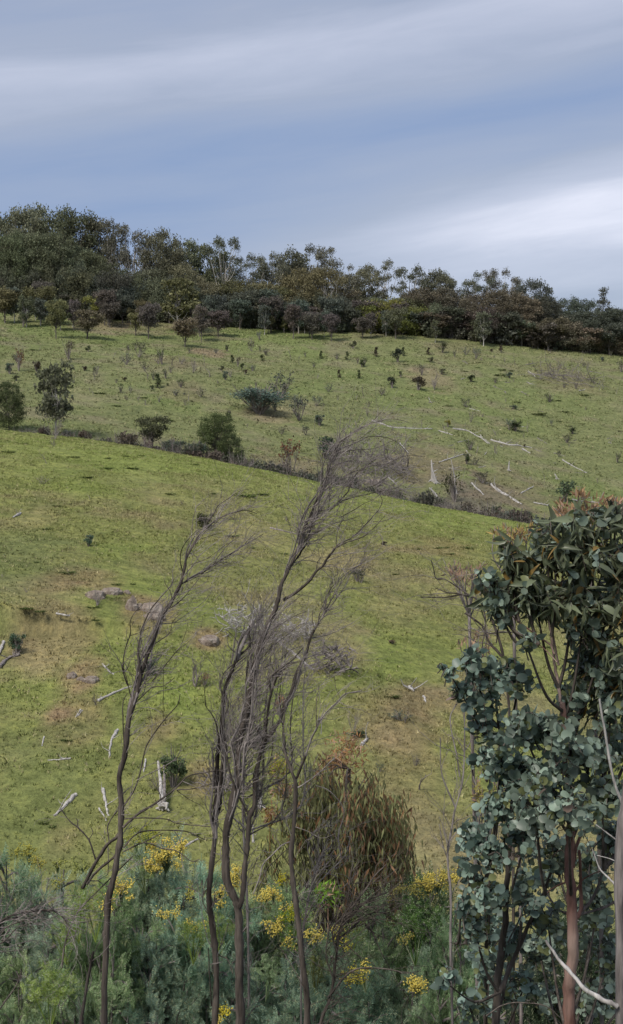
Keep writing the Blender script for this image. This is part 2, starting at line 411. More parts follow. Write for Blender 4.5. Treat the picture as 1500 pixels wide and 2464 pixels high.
xh = axis([(0, 30, .42, .7), (30, 80, .7, 1.2), (80, 200, 2, 12), (200, 3000, 20, 400)])
xs = np.unique(np.concatenate([-xh, xh]))
GX, GY = np.meshgrid(xs, ys)
GZ = H(GX, GY)
acc = Acc()
nx, ny = len(xs), len(ys)
ii = (np.arange(ny - 1)[:, None] * nx + np.arange(nx - 1)[None])
Q = np.stack([ii, ii + 1, ii + nx + 1, ii + nx], -1).reshape(-1, 4)
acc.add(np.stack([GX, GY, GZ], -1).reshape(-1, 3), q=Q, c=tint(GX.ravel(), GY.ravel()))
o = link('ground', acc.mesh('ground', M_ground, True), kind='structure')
o['label'] = 'green and straw coloured grazed hillside pasture'

# ------------------------------------------------------------------ grass (uncountable)
def grass(name, n, ylo, yhi, h0, h1, wid, blades, label, seed):
    rs = np.random.RandomState(seed)
    y = np.sqrt(rs.uniform(ylo ** 2, yhi ** 2, n)); x = rs.uniform(-.25, .25, n) * y
    dens = fbm(x * .7, y * .7, 30) * .6 + fbm(x * .2, y * .2, 31) * .4
    keep = rs.rand(n) < np.clip((dens - .34) * 4, .08, 1)
    x, y = x[keep], y[keep]; n = len(x); z = H(x, y)
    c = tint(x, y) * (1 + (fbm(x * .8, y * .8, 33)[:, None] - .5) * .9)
    dry = rs.rand(n) < .14
    c[dry] = c[dry] * .4 + np.array([.42, .37, .22]) * .6
    hh = h0 + (h1 - h0) * rs.rand(n) ** 2 * (.5 + dens[keep])
    V = []; 
    for k in range(blades):
        a = rs.rand(n) * 6.283; lx = np.cos(a); ly = np.sin(a)
        w = wid * (.6 + .8 * rs.rand(n)); lean = hh * (.3 + .9 * rs.rand(n))
        b2 = rs.rand(n) * 6.283
        ox = rs.normal(0, wid * 1.3, n); oy = rs.normal(0, wid * 1.3, n)
        p0 = np.c_[x + ox - lx * w, y + oy - ly * w, z - .03]; p1 = np.c_[x + ox + lx * w, y + oy + ly * w, z - .03]
        p2 = np.c_[x + ox + np.cos(b2) * lean, y + oy + np.sin(b2) * lean, z + hh]
        V.append(np.stack([p0, p1, p2], 1))
    V = np.stack(V, 1).reshape(-1, 3)
    a = Acc(); a.add(V, t=np.arange(len(V)).reshape(-1, 3)); a.c = [np.repeat(c, blades * 3, 0)]
    o = link(name, a.mesh(name, M_grass), kind='stuff'); o['label'] = label; o['category'] = 'grass'
grass('grass', 120000, 39, 118, .04, .13, .030, 4, 'short tufted green grass covering the nearer hillside', 5)
grass('grass', 70000, 150, 292, .08, .26, .09, 3, 'rough green grass covering the far hillside', 6)

# ------------------------------------------------------------------ plant prototypes (unit height)
QUAD = ([[-.5, -.35, 0], [.5, -.35, 0], [.5, .35, 0], [-.5, .35, 0]], [[0, 1, 2, 3]])
LEAFQ = ([[-.6, 0, 0], [0, -.38, .06], [.6, 0, 0], [0, .38, .06]], [[0, 1, 2, 3]])
def put_leaves(acc, C, size, up=.5):
    n = len(C); nr = unit(rdir(n) + np.array([0, 0, up])); d = rdir(n)
    scatter(acc, *LEAFQ, C, frames(d, nr), size * (.6 + .8 * RS.rand(n)))
def gum(seed, base=.3, width=.55, lobes=26, lr=.10, flat=.55, per=170, size=.021, shape='dome', gap=0.0, trunk_r=.017, fork=.25, mats=None):
    rs = random.Random(seed); np.random.seed(seed)
    tr = Acc(); cr = Acc()
    lean = np.array([rs.uniform(-.05, .05), rs.uniform(-.05, .05), 0])
    top = np.array([0, 0, base + (1 - base) * .45]) + lean
    stem = smooth_path([(0, 0, -.02), tuple(lean * .3 + np.array([0, 0, fork])), tuple(top)], 3)
    tube(tr, stem, np.linspace(trunk_r, trunk_r * .5, len(stem)), 5)
    k = 0; cents = []
    while len(cents) < lobes and k < 4000:
        k += 1
        z = base + (1 - base - lr * flat) * rs.random() ** .75
        t = (z - base) / (1 - base)
        if shape == 'dome': w = width * .5 * math.sqrt(max(0, 1 - (t * .93) ** 2.4)) * (.55 + .45 * min(1, t * 3))
        elif shape == 'umbrella': w = width * .5 * (.35 + .65 * min(1, t * 1.5)) * math.sqrt(max(0, 1 - (max(0, t - .5) * 1.9) ** 2))
        elif shape == 'cone': w = width * .5 * (1 - t ** 1.4) * (.8 + .2 * min(1, t * 6))
        else: w = width * .5 * math.sqrt(max(0, 1 - (2 * t - 1) ** 2)) + .05
        a = rs.random() * 6.283; r = w * math.sqrt(rs.random()) * (1 if shape != 'umbrella' else 1.05)
        c = np.array([math.cos(a) * r, math.sin(a) * r, z])
        if any(np.linalg.norm((c - q) * np.array([1, 1, 1.1])) < lr * (1.0 + gap) for q in cents) and k < 3000: continue
        cents.append(c)
    for c in cents:
        R_ = lr * rs.uniform(.7, 1.3)
        n = int(per * (R_ / lr) ** 2)
        d = rdir(n); d[:, 2] = np.where((d[:, 2] < -.35) & (RS.rand(n) < .6), -d[:, 2] * .5, d[:, 2])
        rad = R_ * (RS.rand(n) ** .42) * (.65 + .75 * vnoise(d[:, 0] * 3 + c[0] * 40, d[:, 1] * 3 + c[2] * 40))
        P = c + d * rad[:, None] * np.array([1, 1, flat])
        put_leaves(cr, P, size)
        s = stem[min(len(stem) - 1, int(len(stem) * rs.uniform(.35, .95)))]
        m = (s + c) / 2 + np.array([0, 0, -.02 - .05 * rs.random()])
        P = smooth_path([tuple(s), tuple(m), tuple(c)], 3)
        tube(tr, P, np.linspace(trunk_r * .42, trunk_r * .1, len(P)), 4, cap=False)
    return [('trunk', tr.mesh('gum_trunk', (mats or M_gumtrunk))), ('crown', cr.mesh('gum_crown', M_crown))]
def bush(seed, n=420, lobes=7, size=.085, base=.1, w=.9, stems=6, bare=.0):
    rs = random.Random(seed); st = Acc(); fo = Acc()
    for k in range(lobes):
        a = rs.random() * 6.283; r = rs.random() ** .6 * w * .32; z = base + .2 + rs.random() * (.62 - base)
        c = np.array([math.cos(a) * r, math.sin(a) * r, z]); rr = rs.uniform(.15, .26) * (1 if lobes < 12 else .75)
        d = rdir(n // lobes); P = c + d * (rr * RS.rand(n // lobes) ** .4)[:, None] * np.array([1, 1, .85])
        P[:, 2] = np.maximum(P[:, 2], .02)
        put_leaves(fo, P, size)
        q = smooth_path([(c[0] * .1, c[1] * .1, -.03), (c[0] * .5, c[1] * .5, z * .6), tuple(c + rdir(1)[0] * .06)], 3)
        tube(st, q, np.linspace(.022, .006, len(q)), 4, cap=False)
    for k in range(stems):
        a = rs.random() * 6.283; r = w * .45 * rs.random()
        q = smooth_path([(0, 0, -.03), (math.cos(a) * r * .5, math.sin(a) * r * .5, .4), (math.cos(a) * r, math.sin(a) * r, rs.uniform(.7, 1.05))], 3)
        tube(st, q, np.linspace(.016, .005, len(q)), 3, cap=False)
    return [('stem', st.mesh('bush_stem', M_twig)), ('foliage', fo.mesh('bush_foliage', M_bush))]
def grow(acc, p, d, L, r, lvl, rs, up, kids=3, bend=.35, sides=4, ends=None):
    """recursive bare branch"""
    p = np.array(p, float); d = unit(np.array(d, float)); pts = [p]; n = 4
    for k in range(n):
        d = unit(d + np.array([rs.uniform(-bend, bend), rs.uniform(-bend, bend), rs.uniform(-bend, bend)]) * .6 + np.array(up) * .12)
        p = p + d * L / n; pts.append(p)
    tube(acc, pts, np.linspace(r, r * .5, n + 1), sides, cap=False)
    if ends is not None and lvl == 0: ends.append((pts[-1], d)); ends.append((pts[-2], d))
    if lvl > 0:
        for k in range(kids + (rs.random() < .4)):
            i = rs.randint(1, n); b = pts[i]
            dd = unit(d + np.array([rs.gauss(0, .55), rs.gauss(0, .55), rs.gauss(0, .45)]) + np.array(up) * .4)
            grow(acc, b, dd, L * rs.uniform(.5, .8), r * .55, lvl - 1, rs, up, kids, bend, max(3, sides - 1), ends)
def bare(seed, stems=4, lvl=3, r=.018, spread=.5, mat=None, lean=0., leaves=0, kids=3, size=.05):
    rs = random.Random(seed); st = Acc(); ends = []
    for k in range(stems):
        a = rs.random() * 6.283
        grow(st, (0, 0, -.03), (math.cos(a) * spread + lean, math.sin(a) * spread, 1), rs.uniform(.4, .55), r, lvl, rs, (lean, 0, .7), kids=kids, ends=ends)
    out = [('branches', st.mesh('bare_branches', mat or M_twig))]
    if leaves:
        fo = Acc(); E = np.array([e[0] for e in ends]); C = E[RS.randint(0, len(E), leaves)] + RS.normal(0, .035, (leaves, 3))
        put_leaves(fo, C, size); out.append(('foliage', fo.mesh('sparse_foliage', M_bush)))
    return out
def column(seed):
    fo = Acc(); st = Acc(); n = 260
    z = RS.rand(n) ** .9; a = RS.rand(n) * 6.283; r = .17 * np.sqrt(RS.rand(n)) * (1 - .5 * z)
    wv = .05 * np.sin(z * 7 + seed); r = r * (.55 + .9 * vnoise(z * 5 + seed, a * .8))
    put_leaves(fo, np.c_[np.cos(a) * r + wv, np.sin(a) * r, z * .97 + .05], .07)
    tube(st, [(0, 0, -.03), (.01, 0, .5), (0, .02, 1.05)], [.03, .02, .01], 4)
    return [('stem', st.mesh('column_stem', M_gumtrunk)), ('foliage', fo.mesh('column_foliage', M_bush))]
def tussock(seed, n=130):
    fo = Acc(); a = RS.rand(n) * 6.283; r = .5 * np.sqrt(RS.rand(n))
    C = np.c_[np.cos(a) * r, np.sin(a) * r, np.zeros(n)]
    d = unit(np.c_[np.cos(a) * .6, np.sin(a) * .6, np.ones(n)] + RS.normal(0, .25, (n, 3)))
    bl = ([[0, -.05, 0], [0, .05, 0], [.6, .03, 0], [1, 0, 0], [.6, -.03, 0]], [[0, 4, 2, 1], [4, 3, 3, 2]])
    tv = np.array([[0, -.07, 0], [0, .07, 0], [1, 0, 0]]); 
    scatter(fo, tv, [[0, 1, 2]], C, frames(d, rdir(n)), (.6 + .5 * RS.rand(n)) * (1 - r * .8))
    return fo.mesh('tussock', M_tuss)

P_dense = [gum(s, base=.06, width=.85, lobes=60, lr=.105, flat=.95, per=300, size=.018, gap=.12) for s in (1, 2, 3)]
P_open = [gum(s, base=.30, width=.95, lobes=24, lr=.095, flat=.72, per=280, shape='umbrella', gap=.2, size=.016, trunk_r=.023, mats=M_gumpale) for s in (11, 12, 13, 14)]
P_mid = [gum(s, base=.14, width=.75, lobes=46, lr=.098, flat=.95, per=260, gap=.12, size=.018) for s in (21, 22, 23, 24)]
P_small = [gum(s, base=.37, width=.62, lobes=19, lr=.135, flat=.9, per=190, size=.038, shape='round', trunk_r=.022) for s in (31, 32, 33)]
P_wide = [gum(s, base=.0, width=1.5, lobes=34, lr=.21, flat=.95, per=420, size=.032, shape='dome', gap=.1, trunk_r=.03, fork=.12) for s in (35, 36, 37)]
P_cone = [gum(41, base=.2, width=.38, lobes=30, lr=.07, flat=.8, per=120, shape='cone', size=.02, mats=M_gumpale)]
P_sparse = [gum(s, base=.22, width=.6, lobes=26, lr=.11, flat=.8, per=95, size=.042, shape='dome', gap=.2, mats=M_gumpale) for s in (51, 52)]
P_bush = [bush(s) for s in (61, 62, 63)]
P_thick = [bush(s, n=3600, lobes=26, size=.032, w=1.0, stems=30) for s in (68, 69)]
P_leafy = [bush(s, n=1500, lobes=15, size=.05, w=1.0, stems=14) for s in (58, 59)]
P_loose = [bush(s, n=260, lobes=9, size=.06, w=1.1, stems=12) for s in (64, 65)]
P_col = [column(s) for s in (66, 67)]
P_bare = [bare(s, stems=5, lvl=2, spread=.45, r=.016) for s in (71, 72, 73)]
P_barefine = [bare(s, stems=6, lvl=3, spread=.8, r=.012, kids=3) for s in (74, 75)]
P_stick = [bare(s, stems=1, lvl=2, spread=.12, r=.022, kids=2) for s in (76, 77, 78)]
P_twigleaf = [bare(s, stems=5, lvl=2, spread=.5, leaves=260) for s in (79, 80)]
P_tuss = [tussock(s) for s in (81, 82, 83)]

ORD = ('first second third fourth fifth sixth seventh eighth ninth tenth eleventh twelfth thirteenth fourteenth fifteenth '
       'sixteenth seventeenth eighteenth nineteenth').split()
TENS = {2: 'twenty', 3: 'thirty', 4: 'forty', 5: 'fifty', 6: 'sixty', 7: 'seventy', 8: 'eighty', 9: 'ninety'}
def ordinal(n):
    if n < 20: return ORD[n - 1]
    if n >= 100: return 'hundred-and-' + ordinal(n - 100) if n > 100 else 'hundredth'
    t, u_ = divmod(n, 10)
    return TENS[t] + '-' + ORD[u_ - 1] if u_ else TENS[t][:-1] + 'ieth'
FAM = {}
def family(key, o, text):     # text gets {n} = its place counted from the left among its family
    FAM.setdefault(key, []).append((o, text))
def plant(name, proto, p, h, w, color, cat, label, group=None, fam=None, aspect=1.0):
    """h, w in metres; prototypes are one unit high and about `aspect` wide"""
    o = thing(name, tuple(p), label, cat, group, rz=rnd.random() * 6.28, scale=(w / aspect, w / aspect, h))
    for nm, me in proto: link(nm, me, o, color=color)
    if fam: family(fam, o, label)
    return o

# ------------------------------------------------------------------ ridge forest
OL = (.165, .175, .112); OLB = (.175, .172, .090); DK = (.115, .125, .096); BR = (.172, .152, .108); YG = (.23, .24, .08); BG = (.130, .152, .125); PU = (.150, .132, .116)
def vary(c, k=.24): f = 1 + rnd.uniform(-k, k); return tuple(max(.01, a * f * (1 + rnd.uniform(-.06, .06))) for a in c)
def ridge_base(X, back):
    d = 285 + back; x = (X - 750) / FPX * d
    return np.array([x, d, float(H(x, d))])
def ridge_tree(name, protos, X, Ytop, wpx, back, color, label, fam, aspect, group):
    p = ridge_base(X, back); p[2] -= 1.3 if name == 'understorey_bush' else 0; h = p[1] * float(sl(Ytop)) - p[2] + .3
    plant(name, rnd.choice(protos), p - np.array([0, 0, .3]), h, px(wpx, p[1]), color, 'tree', label, group, fam, aspect)
SKYT = [(-25, 505), (45, 494), (95, 486), (160, 497), (215, 515), (262, 530), (330, 533), (392, 545), (445, 568), (505, 578),
        (545, 567), (600, 596), (650, 592), (700, 597), (745, 582), (812, 592), (868, 648), (920, 618), (985, 638), (1042, 645), (1095, 655), (1140, 657),
        (1198, 643), (1232, 662), (1285, 670), (1345, 712), (1395, 716), (1450, 688), (1497, 735), (1540, 730)]
GS = 'gum trees along the ridge skyline'
for i, (X, Y) in enumerate(SKYT):
    openc = X in (262, 330, 545, 600, 650, 745, 812, 920, 985, 1095, 1140, 1198, 1232)
    if X == 1450:
        ridge_tree('gum_tree', P_cone, X, Y, 55, 14, (.12, .125, .10), 'narrow conical pale-leaved tree standing apart at the right end of the ridge', None, .38, GS); continue
    w = 165 if X < 250 else (135 if openc and X in (330, 745, 812) else 125)
    if X > 1000: w = 110
    c = vary(OL if X < 1250 else DK)
    if openc: c = vary((.14, .145, .105))
    pr = P_open if openc else (P_dense if X < 220 or X in (392, 1285, 1042) else P_mid)
    t = ('open umbrella-crowned gum' if openc else ('broad dense dark gum' if pr is P_dense else 'tall olive gum'))
    ridge_tree('gum_tree', pr, X, Y, w, rnd.uniform(10, 22), c, t + ', {n} treetop from the left on the skyline', 'sky', {True: .95}.get(openc, .85 if pr is P_dense else .75), GS)
# second row, tops below the skyline
GM = 'darker trees of the middle rows of the ridge wood'
X = -30
while X < 1530:
    sky = np.interp(X, [a for a, b in SKYT], [b for a, b in SKYT])
    basey = float(np.interp(X, RX, RY))
    Y = sky + (basey - sky) * rnd.uniform(.20, .34)
    if 225 < X < 410 or 470 < X < 720 or 780 < X < 1000: Y = sky + (basey - sky) * rnd.uniform(.42, .55)
    cc = OL if X < 560 else (OLB if X < 800 else BR)
    if 860 < X < 1000: cc = OL
    if X > 1280: cc = DK
    ridge_tree('gum_tree', P_dense + P_mid, X, Y, rnd.uniform(105, 150), rnd.uniform(4, 9), vary(cc), 'dense dark gum, {n} from the left in the ridge wood middle row', 'mid', .85, GM)
    X += rnd.uniform(36, 50)
# third row: understorey, dark, reaching the ground
GU = 'understorey trees filling the foot of the ridge wood'
X = -20
while X < 1530:
    sky = np.interp(X, [a for a, b in SKYT], [b for a, b in SKYT]); basey = float(np.interp(X, RX, RY))
    Y = sky + (basey - sky) * rnd.uniform(.50, .64)
    cc = rnd.choice([BG, OL, DK, DK]) if X < 900 else rnd.choice([BR, BR, DK, OL, PU])
    if 890 < X < 1000: cc = YG
    ridge_tree('understorey_tree', P_wide, X, Y, rnd.uniform(75, 125), rnd.uniform(1.0, 3.5), vary(cc), 'low bushy tree, {n} from the left along the ridge wood foot', 'under', 1.5, GU)
    X += rnd.uniform(30, 42)
X = 560
while X < 1530:     # lowest dark fringe on the right part of the ridge
    basey = float(np.interp(X, RX, RY))
    cc = rnd.choice([PU, BR, DK, BG]); 
    ridge_tree('understorey_tree', P_small, X, basey - rnd.uniform(55, 85), rnd.uniform(50, 70), rnd.uniform(-1, 1), vary(cc), 'rounded low tree, {n} from the left edging the right of the wood', 'fringe', .62, 'rounded trees along the edge of the ridge wood')
    X += rnd.uniform(34, 48)

X = -30
while X < 1540:      # dense low bushes closing the foot of the wood
    basey = float(np.interp(X, RX, RY))
    ridge_tree('understorey_bush', P_bush, X, basey - rnd.uniform(28, 60), rnd.uniform(45, 75), rnd.uniform(-1, 3), vary(rnd.choice([DK, DK, (.06, .058, .045)])), 'dark low bush, {n} from the left under the ridge wood', 'low', .9, 'dark low bushes under the ridge wood')
    X += rnd.uniform(14, 22)
# trees standing on the grass in front of the wood, traced one by one
def hill_tree(fr, x, ybase, ytop, w, protos, color, label, aspect=.62, name='gum_tree', zone='far', fam=None, group=None, cat='tree'):
    X, Yb = g(fr, x, ybase); _, Yt = g(fr, x, ytop); s = FR[fr][2]
    p = on_ground(X, Yb, zone)
    return plant(name, rnd.choice(protos), p - np.array([0, 0, .05]), px(Yb - Yt, p[1]), px(w * s, p[1]), color, cat, label, group, fam, aspect)
GF = 'single trees standing on the grass before the ridge wood'
for (x, yb, yt, w, c, t) in [(25, 680, 500, 110, OLB, 'round olive tree at the left edge'), (197, 680, 500, 130, OLB, 'small wide-topped tree with dark forked trunk'),
        (270, 755, 560, 90, OLB, 'slim tree with black trunk and side limb'), (335, 640, 540, 90, PU, 'grey-purple small tree'),
        (420, 755, 610, 120, BR, 'brown spreading tree with pale leaning stem'), (480, 665, 545, 105, YG, 'bright yellow-green little tree'),
        (590, 680, 535, 100, BG, 'blue-grey tree on a dark stem'), (530, 700, 570, 80, PU, 'dull purple-grey bushy tree'),
        (715, 755, 575, 85, PU, 'grey slender tree'), (860, 720, 450, 190, OLB, 'large spreading gum with pale limbs'),
        (890, 795, 650, 100, BR, 'dark low tree with pale leaning trunk'), (1050, 745, 615, 100, PU, 'round mauve-grey tree'),
        (1155, 710, 560, 90, BG, 'grey-green round tree'), (1230, 695, 590, 65, BG, 'narrow grey-green tree'), (1290, 700, 500, 90, BG, 'tall thin grey-leaved tree'),
        (1325, 705, 540, 75, OL, 'thin pale-stemmed tree'), (1412, 755, 585, 75, PU, 'round-topped tree on a bare black trunk'), (1490, 750, 620, 70, PU, 'small tree on a thin trunk')]:
    hill_tree('Z1', x, yb, yt, w, (P_small if w < 150 else P_sparse), vary(c, .1), t + ' before the wood, {n} such from left', fam='front', group=GF)
for (x, yb, yt, w, c, t) in [(0, 635, 500, 75, PU, 'mauve round tree with short trunk'), (95, 643, 505, 75, PU, 'mauve ball-topped tree on a leaning black trunk'),
        (245, 630, 525, 70, PU, 'small grey-mauve tree'), (185, 600, 555, 50, BG, 'tiny pale grey-green tree'), (380, 600, 480, 80, BG, 'grey-green tree against dark wood'),
        (450, 600, 500, 80, BG, 'blue-grey bushy tree'), (1140, 690, 560, 130, PU, 'wide mauve-grey tree with spreading crown'), (970, 650, 510, 130, BR, 'brown-tinged round tree'),
        (1310, 690, 560, 150, DK, 'dark wide bushy tree'), (1470, 700, 560, 90, DK, 'dark tree at the right edge'), (1180, 560, 430, 80, OL, 'upright tree with a pale twisted trunk')]:
    hill_tree('Z2', x, yb, yt, w, P_small, vary(c, .1), t + ' at wood edge, {n} such from left', fam='front', group=GF)
rt = random.Random(41)
for k in range(34):
    X_ = rt.uniform(0, 1180); yb_ = float(np.interp(X_, RX, RY)) + (rt.uniform(3, 16) if X_ > 520 else rt.uniform(4, 42)); h_ = rt.uniform(42, 92)
    hill_tree('D', X_, yb_, yb_ - h_, h_ * rt.uniform(.38, .6), P_small + P_sparse, vary(rt.choice([OL, BG, PU, OLB])), 'slender straggling tree, {n} from left along the wood lower edge', fam='straggle', group='slender trees straggling from the wood onto the slope')
# pale bare-limbed gum in the wood
p = on_ground(772, 796, 'far')
plant('dead_tree', bare(90, stems=2, lvl=3, spread=.3, r=.02, mat=M_gumpale), p + np.array([0, -1, 0]), px(130, p[1]), px(110, p[1]), (1, 1, 1), 'tree', 'bare pale-limbed gum spreading in front of the dark wood', None, None, 1.0)

# ------------------------------------------------------------------ trees and shrubs on the far slope
RUS = (.17, .085, .05); GRB = (.09, .125, .095); SAGE = (.12, .155, .12); GRN = (.08, .105, .048); DBR = (.085, .07, .05); OLV = (.105, .115, .065)
hill_tree('Z3', 45, 445, 200, 155, P_dense, (.105, .13, .062), 'dense round green tree at the left edge above the near crest', .85)
hill_tree('Z3', 268, 470, 105, 175, P_sparse, (.14, .15, .10), 'tall thin-leaved gum with pale trunk left on the far slope', .6)
hill_tree('Z3', 735, 545, 370, 125, P_small, (.12, .128, .075), 'small dark tree with pale forked trunk behind the near crest', .6)
hill_tree('Z3', 1040, 600, 355, 190, P_dense, (.115, .148, .062), 'dense bright-topped green tree rising from the gully scrub', .85)
hill_tree('Z3', 1110, 625, 455, 130, P_dense, (.095, .12, .058), 'dark round tree leaning on the right of the larger gully tree', .85)
hill_tree('Z3', 945, 600, 490, 130, P_thick, GRB, 'blue-green rounded shrub below the dense gully tree', .9, 'shrub', cat='shrub')
hill_tree('Z3', 835, 570, 480, 150, P_thick, (.10, .13, .095), 'low wide grey-green shrub between the two gully trees', .9, 'shrub', cat='shrub')
hill_tree('Z3', 1250, 365, 225, 300, P_thick, (.12, .17, .145), 'broad blue-green thicket in the middle of the far slope', .9, 'shrub', cat='shrub')
hill_tree('Z3', 1345, 300, 130, 190, P_twigleaf, (.11, .135, .10), 'loose grey-green bush above the blue-green thicket', 1.0, 'shrub', cat='shrub')
hill_tree('Z3', 1440, 400, 250, 160, P_twigleaf, (.11, .13, .10), 'thin grey bush right of the blue-green thicket', 1.0, 'shrub', cat='shrub')
hill_tree('Z3', 1400, 670, 455, 165, P_twigleaf, RUS, 'russet dead-leaved bush above the near crest', 1.0, 'shrub', cat='shrub')
hill_tree('Z4', 60, 580, 470, 110, P_bush, (.05, .08, .05), 'dark green bush beside the grey fallen branches', .9, 'shrub', cat='shrub')
hill_tree('Z4', 690, 790, 625, 130, P_loose, (.07, .075, .035), 'leafy dark gum sapling by the white stumps', 1.0, 'sapling')
hill_tree('Z4', 1215, 790, 680, 120, P_bush, (.11, .15, .09), 'green wattle with a yellow top at the gully edge', .9, 'shrub', cat='shrub')
SH = 'small saplings and bushes dotted over the far slope'
def sh(fr, items, zone='far', key='slope'):
    for (x, yb, h, w, k, c, t) in items:
        pr = {'b': P_bush, 'l': P_loose, 'c': P_col, 't': P_stick, 'w': P_bare, 'f': P_barefine, 'g': P_twigleaf, 'k': P_leafy}[k]
        asp = {'b': .9, 'l': 1.0, 'c': .34, 't': .5, 'w': 1.0, 'f': 1.2, 'g': 1.0, 'k': .95}[k]
        nm = {'b': 'bush', 'l': 'bush', 'c': 'sapling', 't': 'sapling', 'w': 'bare_bush', 'f': 'bare_bush', 'g': 'bush', 'k': 'bush'}[k]
        place_ = 'on the far slope' if zone == 'far' else 'on the near hillside'
        hill_tree(fr, x, yb, yb - h, w, pr, c, t + ', {n} from left of small plants ' + place_, asp, nm, zone, key, SH if zone == 'far' else 'small bushes scattered over the near hillside', 'sapling' if nm == 'sapling' else 'bush')
T1, T2, T3, T4, T5, T6 = 'dark rounded bush', 'thin bare sapling', 'narrow dark upright sapling', 'grey twiggy bush', 'sparse grey-green bush', 'russet-leaved sapling'
sh('Z3', [(90, 160, 125, 60, 'l', RUS, T6), (80, 208, 32, 40, 'b', OLV, T1), (330, 105, 110, 70, 'l', (.10, .09, .055), 'brownish leafy sapling'), (112, -60 + 10, 60, 40, 'l', OLV, T5),
          (425, 68, 34, 36, 'b', GRN, T1), (608, 130, 82, 70, 'g', SAGE, T5), (668, 95, 95, 100, 'g', OLV, T5), (780, 130, 88, 60, 'l', GRN, 'dark bushy sapling'),
          (870, 130, 65, 70, 'w', GRN, T4), (930, 168, 95, 70, 'w', GRN, T4), (1118, 122, 38, 24, 'c', GRN, T3), (1262, 112, 32, 26, 'c', GRN, T3),
          (1400, 105, 68, 30, 't', GRN, T2), (1440, 130, 60, 30, 't', GRN, T2), (760, 242, 68, 36, 'c', GRN, T3), (822, 168, 34, 30, 'l', OLV, T5), (448, 278, 56, 30, 't', GRN, T2),
          (905, 305, 95, 36, 't', GRN, T2), (1065, 162, 30, 34, 'b', OLV, T1), (1215, 160, 36, 42, 'l', SAGE, T5), (545, 100, 40, 26, 't', GRN, T2), (712, 200, 60, 26, 't', GRN, T2),
          (1110, 190, 60, 60, 'w', GRN, T4), (1355, 465, 50, 50, 'g', OLV, T5), (1470, 470, 56, 70, 'g', (.07, .09, .06), T5), (1190, 430, 50, 30, 't', GRN, T2), (620, 60, 30, 30, 'l', OLV, T5),
          (190, 60, 40, 20, 't', GRN, T2), (1205, 35, 60, 40, 'w', GRN, T4), (1250, 10, 50, 40, 'l', SAGE, T5), (560, 220, 26, 24, 'l', OLV, T5), (985, 90, 34, 24, 't', GRN, T2), (1150, 70, 40, 20, 't', GRN, T2)])
